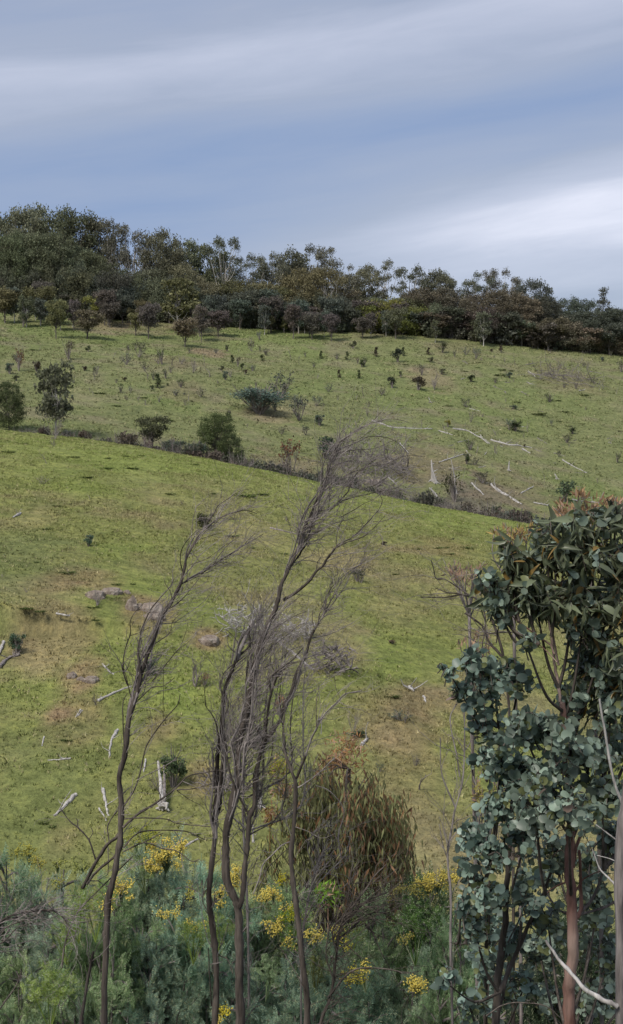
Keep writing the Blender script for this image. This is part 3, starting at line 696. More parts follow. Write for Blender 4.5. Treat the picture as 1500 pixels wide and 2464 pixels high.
sh('Z4', [(200, 52, 42, 44, 'b', OLV, T1), (310, 92, 48, 24, 'c', DBR, T3), (415, 118, 78, 62, 'b', (.05, .065, .045), T1), (441, 88, 44, 22, 'c', GRN, T3), (630, 72, 52, 50, 'b', OLV, T1),
          (562, 82, 34, 22, 'c', DBR, T3), (572, 118, 30, 36, 'b', OLV, T1), (45, 102, 38, 20, 'c', GRN, T3), (120, 104, 34, 36, 'l', GRN, T5), (170, 108, 42, 22, 'c', GRN, T3), (140, 150, 40, 20, 't', GRN, T2),
          (241, 142, 40, 34, 'b', GRN, T1), (132, 192, 40, 22, 'c', DBR, T3), (228, 197, 42, 22, 'c', GRN, T3), (388, 242, 66, 58, 'b', (.05, .062, .038), T1), (513, 254, 84, 74, 'b', DBR, 'dark brown rounded bush'),
          (530, 182, 66, 42, 'l', OLV, T5), (590, 250, 110, 90, 'w', GRN, T4), (625, 176, 30, 46, 'b', OLV, T1), (766, 212, 40, 50, 'b', (.05, .065, .035), T1), (885, 218, 32, 36, 'l', OLV, T5), (430, 192, 34, 26, 'b', OLV, T1), (337, 277, 50, 50, 'g', OLV, T5),
          (10, 142, 30, 30, 'l', GRN, T5), (790, 102, 66, 60, 'g', SAGE, T5), (912, 72, 40, 28, 'b', (.09, .075, .05), T1), (980, 128, 56, 26, 't', GRN, T2), (1103, 204, 60, 22, 't', GRN, T2), (1192, 152, 76, 60, 'w', GRN, T4),
          (1150, 74, 44, 20, 't', GRN, T2), (1465, 272, 66, 34, 't', GRN, T2), (1490, 165, 66, 48, 'l', OLV, T5), (530, 432, 88, 30, 't', GRN, T2), (380, 402, 56, 30, 't', GRN, T2), (636, 442, 66, 30, 't', GRN, T2),
          (655, 430, 44, 36, 'b', (.24, .23, .06), 'yellow-flowered wattle sapling'), (765, 408, 82, 60, 'w', GRN, T4), (822, 382, 46, 36, 't', GRN, T2), (972, 212, 44, 30, 't', GRN, T2), (1040, 455, 100, 40, 't', GRN, T2), (950, 445, 66, 60, 'g', (.08, .13, .09), 'bluish-green sapling'),
          (935, 312, 56, 24, 't', GRN, T2), (1240, 525, 46, 24, 't', GRN, T2), (1436, 512, 56, 30, 't', GRN, T2), (970, 345, 26, 44, 'b', SAGE, 'low pale bush'), (1470, 602, 56, 44, 'l', GRN, T5), (692, 562, 46, 30, 't', GRN, T2),
          (868, 622, 46, 26, 't', GRN, T2), (785, 614, 50, 60, 'g', GRN, T5), (820, 700, 70, 130, 'g', (.09, .10, .06), T5), (888, 560, 50, 30, 't', GRN, T2), (150, 370, 46, 26, 't', GRN, T2), (250, 280, 60, 40, 't', GRN, T2), (215, 300, 56, 30, 't', GRN, T2),
          (1215, 240, 30, 30, 'l', OLV, T5), (1280, 210, 54, 44, 'w', GRN, T4), (1440, 90, 30, 24, 'l', OLV, T5), (690, 95, 40, 26, 'l', OLV, T5), (930, 120, 60, 26, 't', GRN, T2), (1120, 700, 60, 26, 't', GRN, T2), (1020, 480, 60, 30, 't', GRN, T2),
          (270, 380, 70, 50, 'w', GRN, T4), (1320, 350, 40, 30, 't', GRN, T2), (1190, 575, 40, 46, 'g', GRN, T5), (1375, 700, 60, 26, 't', GRN, T2), (30, 200, 60, 30, 't', GRN, T2), (80, 260, 50, 60, 'g', SAGE, T5), (20, 330, 60, 70, 'g', SAGE, T5)])
rq = random.Random(77)
for k in range(190):
    xx, yy = rq.uniform(20, 1480), rq.uniform(60, 640); fr_ = 'Z4' if k % 2 else 'Z3'
    if fr_ == 'Z3': yy = rq.uniform(60, 400)
    if float(fbm(np.array(xx / 170.), np.array(yy / 110.), 51 + (fr_ == 'Z3'), 2)) < .52 - .12 * (yy > 380): continue
    kk = rq.choice('ttwwgglkb'); hh = rq.uniform(16, 62) * (.6 if kk == 'b' else 1)
    sh(fr_, [(xx, yy, hh, hh * rq.uniform(.5, 1.3), kk, rq.choice([GRN, OLV, SAGE, DBR]), {'t': T2, 'w': T4, 'g': T5, 'l': T5, 'k': T1, 'b': T1}[kk])])
# gully scrub just beyond the near crest
GSC = 'leafless grey bushes of the scrub line along the gully'
def crest_pt(X, d):
    x = (X - 750) / FPX * d; return np.array([x, d, float(H(x, d))])
def sil(X):      # slope of the sight line that just clears the near crest
    yy = np.linspace(60, 135, 300); return float(np.max(H((X - 750) / FPX * yy, yy) / yy))
for k in range(295):
    X = rnd.uniform(40, 1330); d = rnd.uniform(143, 170)
    p = crest_pt(X, d); up = rnd.uniform(8, 38) if X > 300 else rnd.uniform(4, 22)
    ztop = d * (sil(X) + up / FPX); h = max(ztop - p[2], .8)
    if h > 6: continue
    pr = rnd.choice(P_barefine + P_bare + P_twigleaf + P_loose + P_bush)
    cf = vary(rnd.choice([(.10, .11, .085), (.085, .095, .065), (.12, .10, .08)]))
    plant('scrub_bush', pr, p, h, h * rnd.uniform(.6, 1.1), cf, 'bush', 'small grey twiggy bush in the scrub line just beyond the near crest', GSC, None, 1.0)

# ------------------------------------------------------------------ near hillside plants
sh('Z3', [(262, 522, 40, 66, 'f', DBR, 'brown low twiggy bush'), (258, 490, 150, 130, 'f', DBR, 'pale bare tree')], 'near', 'nearp')
sh('Z3', [(210, 702, 56, 84, 'f', DBR, 'grey rounded twiggy bush'), (225, 605, 66, 50, 't', GRN, T2), (875, 802, 30, 24, 'g', DBR, T4)], 'near', 'nearp')
sh('Z5', [(427, 255, 68, 62, 'k', (.11, .17, .12), 'small blue-green wattle sapling'), (330, 388, 50, 30, 't', GRN, T2), (14, 405, 60, 34, 't', GRN, T2), (128, 478, 66, 44, 't', GRN, T2),
          (465, 540, 112, 130, 'w', GRN, T4), (86, 772, 112, 110, 'k', (.09, .14, .09), 'dense green bush'), (990, 172, 90, 120, 'k', (.085, .095, .045), 'dark olive bush'), (940, 930, 200, 190, 'w', GRN, 'bare many-stemmed bush'),
          (985, 930, 80, 60, 'l', (.30, .17, .12), 'pinkish dry bush'), (715, 880, 110, 110, 'k', (.10, .15, .09), 'green leafy bush'), (1380, 135, 74, 60, 't', GRN, T2), (430, 30, 36, 36, 't', GRN, T2)], 'near', 'nearp')
sh('Z6', [(340, 252, 86, 60, 't', GRN, T2), (350, 250, 30, 36, 'b', DBR, T1), (522, 92, 40, 16, 't', GRN, T2), (545, 95, 48, 16, 't', GRN, T2), (562, 92, 50, 16, 't', GRN, T2), (491, 132, 36, 26, 't', GRN, T2), (665, 102, 26, 22, 't', GRN, T2),
          (705, 232, 26, 20, 't', GRN, T2), (678, 225, 18, 22, 'b', OLV, T1), (235, 432, 90, 110, 'g', (.075, .085, .055), T5), (150, 250, 90, 60, 'w', GRN, T4), (390, 722, 24, 50, 'b', (.14, .10, .075), 'low brown bush')], 'near', 'nearp')
sh('R4', [(395, 298, 150, 80, 'w', GRN, 'tiny bare sapling'), (950, 880, 310, 260, 'k', (.10, .14, .07), 'dark-stemmed green bush')], 'near', 'nearp')
sh('R3', [(820, 1400, 210, 170, 'l', (.34, .18, .13), 'pinkish russet dry bush'), (1495, 1540, 290, 180, 'f', GRN, 'grey bare rounded bush'), (600, 1700, 260, 230, 'k', (.09, .125, .06), 'dark green leafy bush'),
          (780, 1640, 220, 260, 'f', GRN, 'grey tangled bush')], 'near', 'nearp')
sh('D', [(1000, 1845, 50, 40, 'w', GRN, T4), (912, 1860, 30, 30, 'g', (.08, .12, .08), 'tiny green sapling'), (865, 1770, 16, 50, 'b', (.04, .06, .03), T1), (965, 1735, 34, 70, 'g', SAGE, T5), (1010, 1900, 60, 60, 't', GRN, T2),
         (975, 1740, 50, 20, 't', GRN, T2), (370, 1900, 60, 50, 'f', GRN, T4), (860, 1400, 40, 40, 'l', OLV, T5)], 'near', 'nearp')

# dark tussocks
def tuss(fr, items, zone='near'):
    for (x, y, w) in items:
        X, Y = g(fr, x, y); p = on_ground(X, Y, zone); W = px(w * FR[fr][2], p[1])
        o = link('tussock', rnd.choice(P_tuss), color=vary((.10, .135, .045)))
        o.location = p - np.array([0, 0, .02]); o.scale = (W, W * .9, max(.12, W * .22)); o.rotation_euler = (0, 0, rnd.random() * 6)
        o['category'] = 'tussock'; o['group'] = 'dark grass tussocks on the hillsides'
        family('tuss' + zone, o, 'dark green grass tussock on the ' + ('near hillside' if zone == 'near' else 'far slope') + ', {n} tussock there from the left')
tuss('Z3', [(40, 550, 60), (105, 510, 50), (355, 575, 50), (515, 580, 36), (598, 570, 36), (505, 630, 66), (635, 630, 60), (415, 672, 56), (820, 752, 54), (1020, 750, 36), (1180, 765, 90), (1255, 755, 70), (930, 610, 50), (680, 568, 30), (820, 628, 24), (1335, 715, 30)])
tuss('Z5', [(320, 382, 76), (175, 330, 30), (463, 625, 30), (128, 636, 60), (195, 658, 50), (1120, 205, 60), (1205, 262, 40), (1365, 292, 34), (560, 436, 46), (640, 436, 26), (215, 172, 60), (275, 60, 40), (450, 545, 60)])
tuss('Z6', [(400, 388, 36), (600, 262, 60), (640, 260, 40), (740, 262, 60), (500, 268, 50), (870, 150, 24), (660, 290, 50), (1130, 740, 40), (390, 980, 70)])
tuss('R4', [(185, 548, 80), (20, 1148, 60), (80, 1180, 50), (1115, 1225, 60)])
tuss('Z4', [(560, 115, 30), (740, 162, 26), (915, 156, 36), (960, 160, 28), (905, 182, 50), (1090, 370, 60), (1215, 358, 44), (1185, 302, 30), (1150, 300, 24), (1188, 405, 26), (1238, 428, 26), (1300, 416, 28), (985, 310, 36), (425, 328, 22), (1310, 278, 40), (1375, 475, 26), (660, 330, 36), (855, 776, 24), (450, 130, 30), (370, 132, 20), (800, 120, 24), (800, 145, 24)], 'far')
tuss('Z3', [(205, 108, 24), (160, 60, 40), (150, 165, 26), (480, 270, 50), (690, 290, 40), (800, 400, 60), (330, 240, 40), (560, 330, 40)], 'far')

# ------------------------------------------------------------------ fallen timber, stumps, rocks
def log_(fr, pts, w0, w1, label, zone='near', mat=None, name='log', lift=.3, knobs=0, cat='log', group=None, fam=None, stubs=2):
    s = FR[fr][2]; P = []
    for (x, y) in pts:
        P.append(on_ground(*g(fr, x, y), zone))
    P = np.array(P); d = P[:, 1].mean(); r0 = max(px(w0 * s, d) / 2, .02); r1 = max(px(w1 * s, d) / 2, .012)
    org = P[0].copy(); Q = smooth_path(P - org, 5); n = len(Q)
    Q[:, 2] = H(Q[:, 0] + org[0], Q[:, 1] + org[1]) - org[2]
    k = np.linspace(0, 1, n); Q[:, 2] = Q[0, 2] + (Q[-1, 2] - Q[0, 2]) * k if n < 8 else Q[:, 2]
    rr = (r0 + (r1 - r0) * k); Q[:, 2] += rr * lift * 1.5
    Q[:, 0] += RS.normal(0, r0 * .25, n); Q[:, 2] += RS.normal(0, r0 * .2, n)
    a = Acc(); tube(a, Q, rr * (1 + RS.uniform(-.28, .28, n)), 7)
    o = link(name, a.mesh(name, mat or M_pale, True)); o.location = org; o['label'] = label; o['category'] = cat
    if group: o['group'] = group
    rs = random.Random(int(abs(org[0] * 100)))
    if stubs:
        for q in range(stubs):
            b = Acc()
            i = rs.randint(1, n - 2); dd = unit(np.array([rs.gauss(0, 1), rs.gauss(0, .6), rs.uniform(.2, 1.)]))
            L_ = r0 * rs.uniform(4, 9); tube(b, [Q[i], Q[i] + dd * L_ * .6, Q[i] + (dd + [0.2, 0, .2]) * L_], [r1 * .6, r1 * .4, r1 * .2], 4)
            link('broken_branch', b.mesh('broken_branch', mat or M_pale), o)
    if fam: family(fam, o, label)
    return o
log_('R4', [(410, 262), (520, 210), (650, 155)], 22, 10, 'long pale straight log lying behind the left dead tree')
log_('R4', [(250, 945), (170, 1020), (95, 1098)], 34, 16, 'bleached log with a flared end left of the left dead tree', stubs=3)
log_('R4', [(212, 680), (120, 688), (45, 688)], 16, 8, 'thin pale stick lying flat across the lower left pasture')
log_('R4', [(548, 470), (505, 560), (490, 672)], 26, 9, 'curved pale log tapering downhill left of the left dead tree')
log_('R4', [(440, 0), (480, 40), (520, 72)], 14, 9, 'short pale stick pointing down right on the middle pasture')
log_('R4', [(445, 900), (462, 1000), (485, 1092)], 24, 14, 'upright-looking pale log just left of the left dead trunk')
log_('R4', [(415, 1042), (440, 1085), (468, 1128)], 13, 10, 'small pale stick beside the pale log left of the trunk')
log_('R4', [(18, 520), (4, 592)], 12, 8, 'tiny pale curved stick near the left edge of the pasture', stubs=0)
log_('R4', [(282, 325), (246, 385)], 12, 8, 'short grey stick below the pinkish bare soil patch', stubs=1)
log_('R4', [(300, 325), (262, 378)], 9, 6, 'thinner of two parallel grey sticks by the pink soil patch', stubs=0)
log_('R4', [(752, 690), (738, 775)], 18, 9, 'short pale stick just right of the left dead trunk', stubs=0)
log_('R4', [(1035, 1318), (1130, 1265)], 20, 14, 'broken pale branch behind the yellow wattle blossom', stubs=1)
log_('Z5', [(100, 98), (62, 116)], 13, 7, 'small white branch lying on the upper left of the near hillside', stubs=2)
log_('Z5', [(270, 600), (335, 630)], 12, 7, 'grey broken branch on the left pasture below the rocks', stubs=3)
log_('Z5', [(20, 718), (-6, 780)], 18, 12, 'white log leaning in at the left edge beside the green bush', stubs=0)
log_('Z5', [(1300, 168), (1360, 180), (1425, 196)], 10, 6, 'dark thin branch lying between the two tallest dead trees', mat=M_twig)
log_('Z5', [(0, 845), (40, 800), (95, 782)], 22, 12, 'brown decayed log pile at the left edge below the green bush', mat=M_bark_grey, stubs=5)
log_('R3', [(800, 560), (870, 590), (1015, 640)], 24, 14, 'pale log crossing high behind the central dead trees')
log_('R3', [(790, 700), (870, 770), (980, 860), (1140, 985)], 30, 22, 'large bleached log angled down right behind the central dead trees', stubs=5)
log_('Z6', [(466, 935), (496, 955)], 22, 12, 'small white weathered stump piece beside the lower right pasture', stubs=4)
log_('Z6', [(540, 980), (550, 1008)], 12, 10, 'tiny white stick right of the white stump piece', stubs=0)
log_('D', [(868, 1795), (885, 1782)], 9, 6, 'small white branch end below the grey bare bush', stubs=1)
rq2 = random.Random(99)
FARLOG = 'bleached fallen branches on the far slope'
for i, (a, w0, w1, t) in enumerate([([(290, 402), (420, 436), (580, 441)], 8, 6, 'longest grey fallen branch running level across the far slope'), ([(400, 430), (500, 432)], 5, 4, 'thin grey stick touching the long level fallen branch'),
        ([(612, 450), (680, 470)], 8, 5, 'short forked grey branch in the fallen timber line'), ([(680, 440), (760, 456), (850, 512)], 10, 6, 'pale branch dipping right in the fallen timber line'), ([(810, 470), (858, 512)], 6, 4, 'thin branch beside the dipping pale branch'),
        ([(862, 494), (950, 518), (1060, 532)], 11, 7, 'pale fallen trunk at the right end of the timber line'), ([(1015, 538), (1052, 558)], 7, 5, 'short stick below the right end of the timber line'),
        ([(612, 602), (680, 580), (732, 562)], 8, 5, 'pale branch rising right beside the white stump'), ([(770, 704), (830, 760)], 9, 7, 'pale straight log right of the dark gum sapling'),
        ([(862, 710), (930, 755), (1012, 806)], 13, 9, 'long pale log pointing down to the gully, upper of two'), ([(886, 736), (1002, 802)], 9, 7, 'long pale log pointing down to the gully, lower of two'),
        ([(1008, 752), (1070, 716)], 8, 5, 'twisted pale branch right of the twin gully logs'), ([(1250, 782), (1310, 792), (1385, 796)], 12, 8, 'white log lying flat above the leafy gum top'), ([(1300, 776), (1345, 770)], 6, 5, 'small white stick on the flat white log'),
        ([(1208, 590), (1260, 620), (1325, 652)], 7, 5, 'thin pale branch on the lower right far slope'), ([(368, 672), (410, 712)], 9, 7, 'short white branch in the grey gully tangle'), ([(1068, 796), (1142, 812)], 8, 6, 'pale curved branch near the gully end of the logs'),
        ([(1030, 132), (1110, 118)], 6, 4, 'grey branch high on the right far slope'), ([(1040, 170), (1110, 182), (1200, 200)], 7, 4, 'grey fallen branch in the brush pile upper right'), ([(1120, 178), (1290, 190), (1385, 224)], 6, 3, 'long thin branch of the brush pile upper right'),
        ([(1180, 206), (1300, 226)], 5, 4, 'lowest stick of the brush pile upper right'), ([(425, 510), (465, 560)], 9, 7, 'white short log above the grey gully tangle'), ([(70, 570), (110, 540), (190, 530)], 8, 5, 'pale branch beside the dark green gully bush')]):
    log_('Z4', a, w0 * .95, w1 * .85, t, 'far', M_pale if i not in (17, 18, 19, 20, 1) else M_bark_grey, group=FARLOG, stubs=3 if w0 > 7 else 1)
for k in range(34):
    xx, yy = rq2.uniform(560, 1480), rq2.uniform(90, 720); L_ = rq2.uniform(14, 70); a_ = rq2.gauss(.25, .5)
    log_('Z4', [(xx, yy), (xx + L_ * .5 * math.cos(a_), yy + L_ * .5 * math.sin(a_) * .6 + rq2.uniform(-3, 3)), (xx + L_ * math.cos(a_), yy + L_ * math.sin(a_) * .6)], rq2.uniform(3, 5.5), 2.2,
         'thin grey fallen stick, {n} from the left among loose sticks on the far slope', 'far', rq2.choice((M_bark_grey, M_pale)), group='loose fallen sticks on the far slope', stubs=rq2.choice((1, 2)), fam='sticks', name='stick', cat='stick')
def stump(fr, x, yb, ytop, w, lean, label, zone='far', flare=1.7):
    X, Y = g(fr, x, yb); p = on_ground(X, Y, zone); s = FR[fr][2]; h = px((yb - ytop) * s, p[1]); r = px(w * s, p[1]) / 2
    a = Acc(); Pp = smooth_path([(0, 0, -.1), (lean * .1, 0, h * .25), (lean * .45, 0, h * .6), (lean, .05, h)], 4)
    tube(a, Pp, np.interp(np.linspace(0, 1, len(Pp)), [0, .2, .6, 1], [r * flare, r, r * .85, r * .35]), 8)
    o = link('stump', a.mesh('stump', M_pale, True)); o.location = p; o['label'] = label; o['category'] = 'stump'
    b = Acc(); rs = random.Random(int(x))
    for k in range(4):
        z = h * rs.uniform(.3, .9); dd = np.array([rs.gauss(0, 1), rs.gauss(0, .5), rs.uniform(.3, 1)]); dd = unit(dd) * h * rs.uniform(.12, .3)
        c = np.array([lean * (z / h) ** 1.3, 0, z]); tube(b, [c, c + dd * .6, c + dd], [r * .4, r * .3, r * .12], 4)
    for k in range(5):
        an = k * 1.26 + rs.random(); q = np.array([math.cos(an), math.sin(an), 0])
        tube(b, [q * r * .5 + [0, 0, r], q * r * 2.2 + [0, 0, .1 * r], q * r * 4 + [0, 0, -.4 * r]], [r * .6, r * .4, r * .2], 4)
    link('root', b.mesh('root', M_pale), o)
stump('Z4', 582, 690, 588, 15, -.15, 'tall white dead stump, left of the pair above the gully')
stump('Z4', 598, 702, 636, 12, -.5, 'shorter white stump leaning on the tall white one')
stump('Z4', 606, 780, 722, 15, -1.0, 'forked white stump lower in the gully scrub')
stump('Z4', 694, 752, 588, 8, -.6, 'thin pale leaning dead stem by the dark sapling')
stump('Z4', 948, 640, 594, 9, .1, 'lone short white post-like stump on the lower far slope')
stump('Z4', 1180, 682, 656, 8, -.3, 'tiny white stump beside the yellow-topped wattle')
stump('R5', 655, 530, 330, 40, -.06, 'white split stump standing behind the forked dead tree', 'near', 1.3)
stump('R5', 590, 840, 680, 20, .0, 'small pale stump low behind the forked dead tree', 'near', 1.2)
# big knobby stump-log
def big_stump():
    X, Y = g('R4', 880, 1060); p = on_ground(X, Y, 'near'); d = p[1]; sc_ = px(.3335, d)
    o = thing('fallen_trunk', tuple(p), 'bleached fallen trunk with a knobby root plate right of the left dead tree', 'log')
    a = Acc()
    q = lambda x, y, dep=0: np.array([(x - 880) * sc_, dep, (1060 - y) * sc_])
    tube(a, smooth_path([q(880, 1030, 0), q(862, 960, .3), q(835, 870, 1.0), q(800, 775, 1.8)], 4), np.linspace(34, 15, 13) * sc_ * .62, 8)
    link('trunk', a.mesh('fallen_trunk', M_pale, True), o)
    a = Acc(); tube(a, smooth_path([q(885, 990, .1), q(868, 880, .9), q(850, 785, 1.5)], 4), np.linspace(14, 7, 9) * sc_, 6)
    link('branch', a.mesh('fallen_branch', M_bark_grey, True), o)
    a = Acc(); rs = random.Random(4)
    for k in range(16):
        an = rs.random() * 6.28; c = q(880 + rs.uniform(-30, 30), 1020 + rs.uniform(-28, 28), rs.uniform(-.1, .1))
        e = c + np.array([math.cos(an), -.5 * rs.random(), math.sin(an)]) * sc_ * rs.uniform(25, 48); e[2] = max(e[2], -.02)
        tube(a, [c, (c + e) / 2 + [0, 0, .02], e], [15 * sc_, 11 * sc_, 5 * sc_], 5)
    link('root_plate', a.mesh('root_plate', M_pale, True), o)
big_stump()

def rock(fr, x, yb, w, h, label, zone='near', seed=0):
    X, Y = g(fr, x, yb); p = on_ground(X, Y, zone); s = FR[fr][2]; W = px(w * s, p[1]); Hh = px(h * s, p[1])
    import bmesh
    bm = bmesh.new(); bmesh.ops.create_icosphere(bm, subdivisions=3, radius=.5)
    for v in bm.verts:
        c = v.co; n = fbm(np.array(c.x * 2.3 + seed), np.array(c.y * 2.3 + c.z * 1.7 + seed), 3)
        m = fbm(np.array(c.x * 6 + seed), np.array(c.z * 6 + c.y * 3), 8)
        k = .72 + .62 * float(n) + .22 * float(m)
        v.co = Vector((round(c.x * k * 5) / 5 * .5 + c.x * k * .5, c.y * k, (round(c.z * k * 4) / 4 * .5 + c.z * k * .5)))
    me = bpy.data.meshes.new('rock'); bm.to_mesh(me); bm.free(); me.materials.append(M_rock)
    o = link('rock', me); o.location = p - np.array([0, 0, Hh * .05]); o.scale = (W, W * .8, Hh * 1.25)
    o.rotation_euler = (0, 0, rnd.uniform(-.5, .5)); o['label'] = label; o['category'] = 'rock'
rock('Z5', 462, 500, 88, 52, 'greyish flat rock, leftmost of the pink outcrop', seed=1)
rock('Z5', 540, 480, 90, 46, 'pink rounded rock beside the greyish flat rock', seed=2)
rock('Z5', 612, 480, 34, 26, 'small pink rock between the two parts of the outcrop', seed=3)
rock('Z5', 636, 555, 56, 80, 'tall pinkish rock in the middle of the outcrop', seed=4)
rock('Z5', 672, 552, 36, 40, 'small pink rock leaning on the tall outcrop rock', seed=5)
rock('Z5', 732, 562, 110, 60, 'large mauve rock behind the left dead tree', seed=6)
rock('Z5', 742, 600, 90, 36, 'low grey-pink slab below the large mauve rock', seed=7)
rock('Z5', 1012, 712, 96, 52, 'reddish rock between the two groups of dead trees', seed=8)
rock('Z5', 436, 905, 72, 42, 'pink domed rock on the lower left pasture', seed=9)
rock('Z5', 345, 888, 50, 36, 'smaller pink rock left of the pink domed rock', seed=10)
rock('Z5', 390, 898, 36, 20, 'tiny pink rock between the two pink domed rocks', seed=11)
rock('Z4', 300, 700, 80, 36, 'grey boulder in the gully tangle', 'far', seed=12)
# grey tangles of fallen branches
def tangle(fr, x, yb, w, h, n, label, zone, mat=None, r=.02, seed=1):
    X, Y = g(fr, x, yb); p = on_ground(X, Y, zone); s = FR[fr][2]; W = px(w * s, p[1]); Hh = px(h * s, p[1]); rs = random.Random(seed); a = Acc()
    for k in range(n):
        cx = rs.uniform(-.5, .5) * W; cy = rs.uniform(-.5, .5) * W * .6; cz = rs.uniform(.0, .7) * Hh + float(H(p[0] + cx, p[1] + cy)) - p[2]
        dd = (rs.uniform(-1, 1), rs.uniform(-.5, .5), rs.uniform(-.15, .75))
        grow(a, (cx, cy, cz), dd, W * rs.uniform(.12, .3), r * rs.uniform(.5, 1.2), 1, rs, (0, 0, .1), kids=3, bend=.6)
    o = link('brushwood', a.mesh('brushwood', mat or M_bark_grey)); o.location = p; o['label'] = label; o['category'] = 'brushwood'
tangle('Z4', 270, 640, 380, 120, 130, 'grey heap of dead branches behind the tip of the tallest dead tree', 'far', r=.07, seed=1)
tangle('Z4', 300, 760, 300, 120, 90, 'lower grey tangle of branches at the gully edge', 'far', r=.06, seed=2)
tangle('Z4', 90, 545, 110, 40, 30, 'small pale heap of branches beside the dark green bush', 'far', M_pale, .06, 3)
tangle('Z4', 1230, 215, 330, 50, 60, 'low brush pile on the upper right far slope', 'far', r=.05, seed=4)
tangle('R3', 1320, 1010, 340, 330, 90, 'grey dead branch heap right of the large bleached log', 'near', r=.04, seed=5)
tangle('R3', 560, 720, 480, 380, 90, 'pale standing tangle of dead twigs behind the central dead trees', 'near', M_pale, .036, 6)
tangle('R3', 1000, 700, 330, 240, 60, 'pale twig heap around the large bleached log', 'near', M_pale, .036, 7)
tangle('R4', 1330, 930, 330, 160, 60, 'grey twigs heaped low behind the central stems', 'near', r=.03, seed=8)

# ------------------------------------------------------------------ foreground dead trees (traced)
class Dead:
    def __init__(s, name, label, dist, mat, twigmat, seed, cat='dead tree', twig=1.0, wind=(.8, .5)):
        s.name, s.label, s.dist, s.mat, s.tm, s.seed, s.cat, s.tw = name, label, dist, mat, twigmat, seed, cat, twig
        s.rs = random.Random(seed); s.strokes = []; s.wind = wind
    def stroke(s, fr, pts, w0, w1, kind='branch', d=None, to_ground=False, tw=1.0, mat=None):
        G = [g(fr, x, y) for x, y in pts] if isinstance(fr, str) else [g(f, x, y) for f, x, y in pts]
        k = FR[fr][2] if isinstance(fr, str) else .27
        G = np.array(G); d0 = s.dist if d is None else d
        if s.strokes and d is None:      # start at the depth of the nearest traced point
            best = min(((np.hypot(*(q - G[0])), dd) for st in s.strokes for q, dd in zip(st['G'], st['D'])), key=lambda t: t[0])
            if best[0] < 30: d0 = best[1]
        slope = 0 if kind == 'trunk' else s.rs.uniform(-.5, .5)
        L = np.concatenate([[0], np.cumsum(np.hypot(*np.diff(G, axis=0).T))]) / FPX * s.dist
        Dp = d0 + slope * L + (np.sin(L * 2.1 + s.rs.random() * 6) * .05)
        s.strokes.append(dict(G=G, D=Dp, w0=w0 * k, w1=w1 * k, kind=kind, tg=to_ground, tw=tw, mat=mat))
    def companions(s, i, f0, f1, n, off, w, tw=1.0, mat=None):
        st = s.strokes[i]; G = smooth_path(np.c_[st['G'], np.zeros(len(st['G']))], 3)[:, :2]; N_ = len(G); a, b = int(f0 * N_), int(f1 * N_)
        for k in range(n):
            q0 = a + s.rs.randint(0, max(1, (b - a) // 4)); q1 = b - s.rs.randint(0, max(1, (b - a) // 4)); seg = G[q0:q1:3]
            if len(seg) < 4: continue
            t = np.linspace(0, 1, len(seg)); sg = s.rs.choice((-1, 1)); ph = s.rs.random() * 3
            o_ = sg * off * np.sin(np.pi * np.clip(t * 1.1, 0, 1)) * (.6 + .6 * np.abs(np.sin(t * 5 + ph))) + off * .25 * np.sin(t * 14 + ph)
            s.stroke('D', [(x + oo, y) for (x, y), oo in zip(seg, o_)], w * s.rs.uniform(.7, 1.2), w * .45, tw=tw, mat=mat or s.rs.choice((None, M_bark_grey, M_twig)))
    def build(s):
        st0 = s.strokes[0]; base = at(*st0['G'][0], st0['D'][0]); gz = float(H(base[0], base[1]))
        org = np.array([base[0], base[1], gz])
        o = thing(s.name, tuple(org), s.label, s.cat); tw = Acc(); rs = s.rs
        right = np.array([1., 0, 0]); up = np.array([0, 0, 1.])
        for st in s.strokes:
            P = np.array([at(X, Y, d) for (X, Y), d in zip(st['G'], st['D'])]) - org
            r0 = px(st['w0'], s.dist) * .51; r1 = px(st['w1'], s.dist) * .55
            S = smooth_path(P, 4); n = len(S); rr = np.linspace(r0, r1, n) * (1 + RS.uniform(-.17, .20, n))
            J = RS.normal(0, 1, (n, 3)); J = (J + np.roll(J, 1, 0) + np.roll(J, 2, 0)) / 1.8; J[0] = 0;
            if st['kind'] == 'trunk': J *= .3
            S = S + J * (np.minimum(rr, .03) * .28)[:, None]
            if st['tg']:
                b = S[0].copy(); gg = float(H(b[0] + org[0], b[1] + org[1])) - org[2] - .15
                if gg < b[2] - .1:
                    S = np.vstack([[b[0] + .02, b[1], gg], [b[0], b[1], (gg + b[2]) / 2], S]); rr = np.concatenate([[r0 * 1.3, r0 * 1.12], rr])
            a = Acc(); tube(a, S, rr, 8 if r0 > .02 else 5, cap=True)
            link(st['kind'], a.mesh(s.name + '_' + st['kind'], st['mat'] or s.mat, True), o)
            Lm = np.linalg.norm(np.diff(S, axis=0), axis=1).sum()
            nt = int(Lm * 25 * s.tw * st['tw'])
            for k in range(nt):
                i = rs.randint(max(1, int(n * .12)), n - 1); i = min(i, len(S) - 2)
                t = unit(S[i + 1] - S[i - 1]); b = S[i]
                dd = unit(t * .9 + right * s.wind[0] * rs.uniform(.1, 1) + up * s.wind[1] * rs.uniform(-.3, 1) + np.array([rs.gauss(0, .45), rs.gauss(0, .45), rs.gauss(0, .4)]))
                L_ = rs.uniform(.06, .30) * (1 if rs.random() < .8 else 1.6)
                grow(tw, b, dd, L_, min(rr[i] * .6, rs.uniform(.0020, .0044)), 1 if L_ > .12 else 0, rs, (s.wind[0] * .5, 0, s.wind[1]), kids=2, bend=.8, sides=3)
        if tw.v:
            q = link('twigs', tw.mesh(s.name + '_twigs', s.tm), o); q['kind'] = 'stuff'
        return o
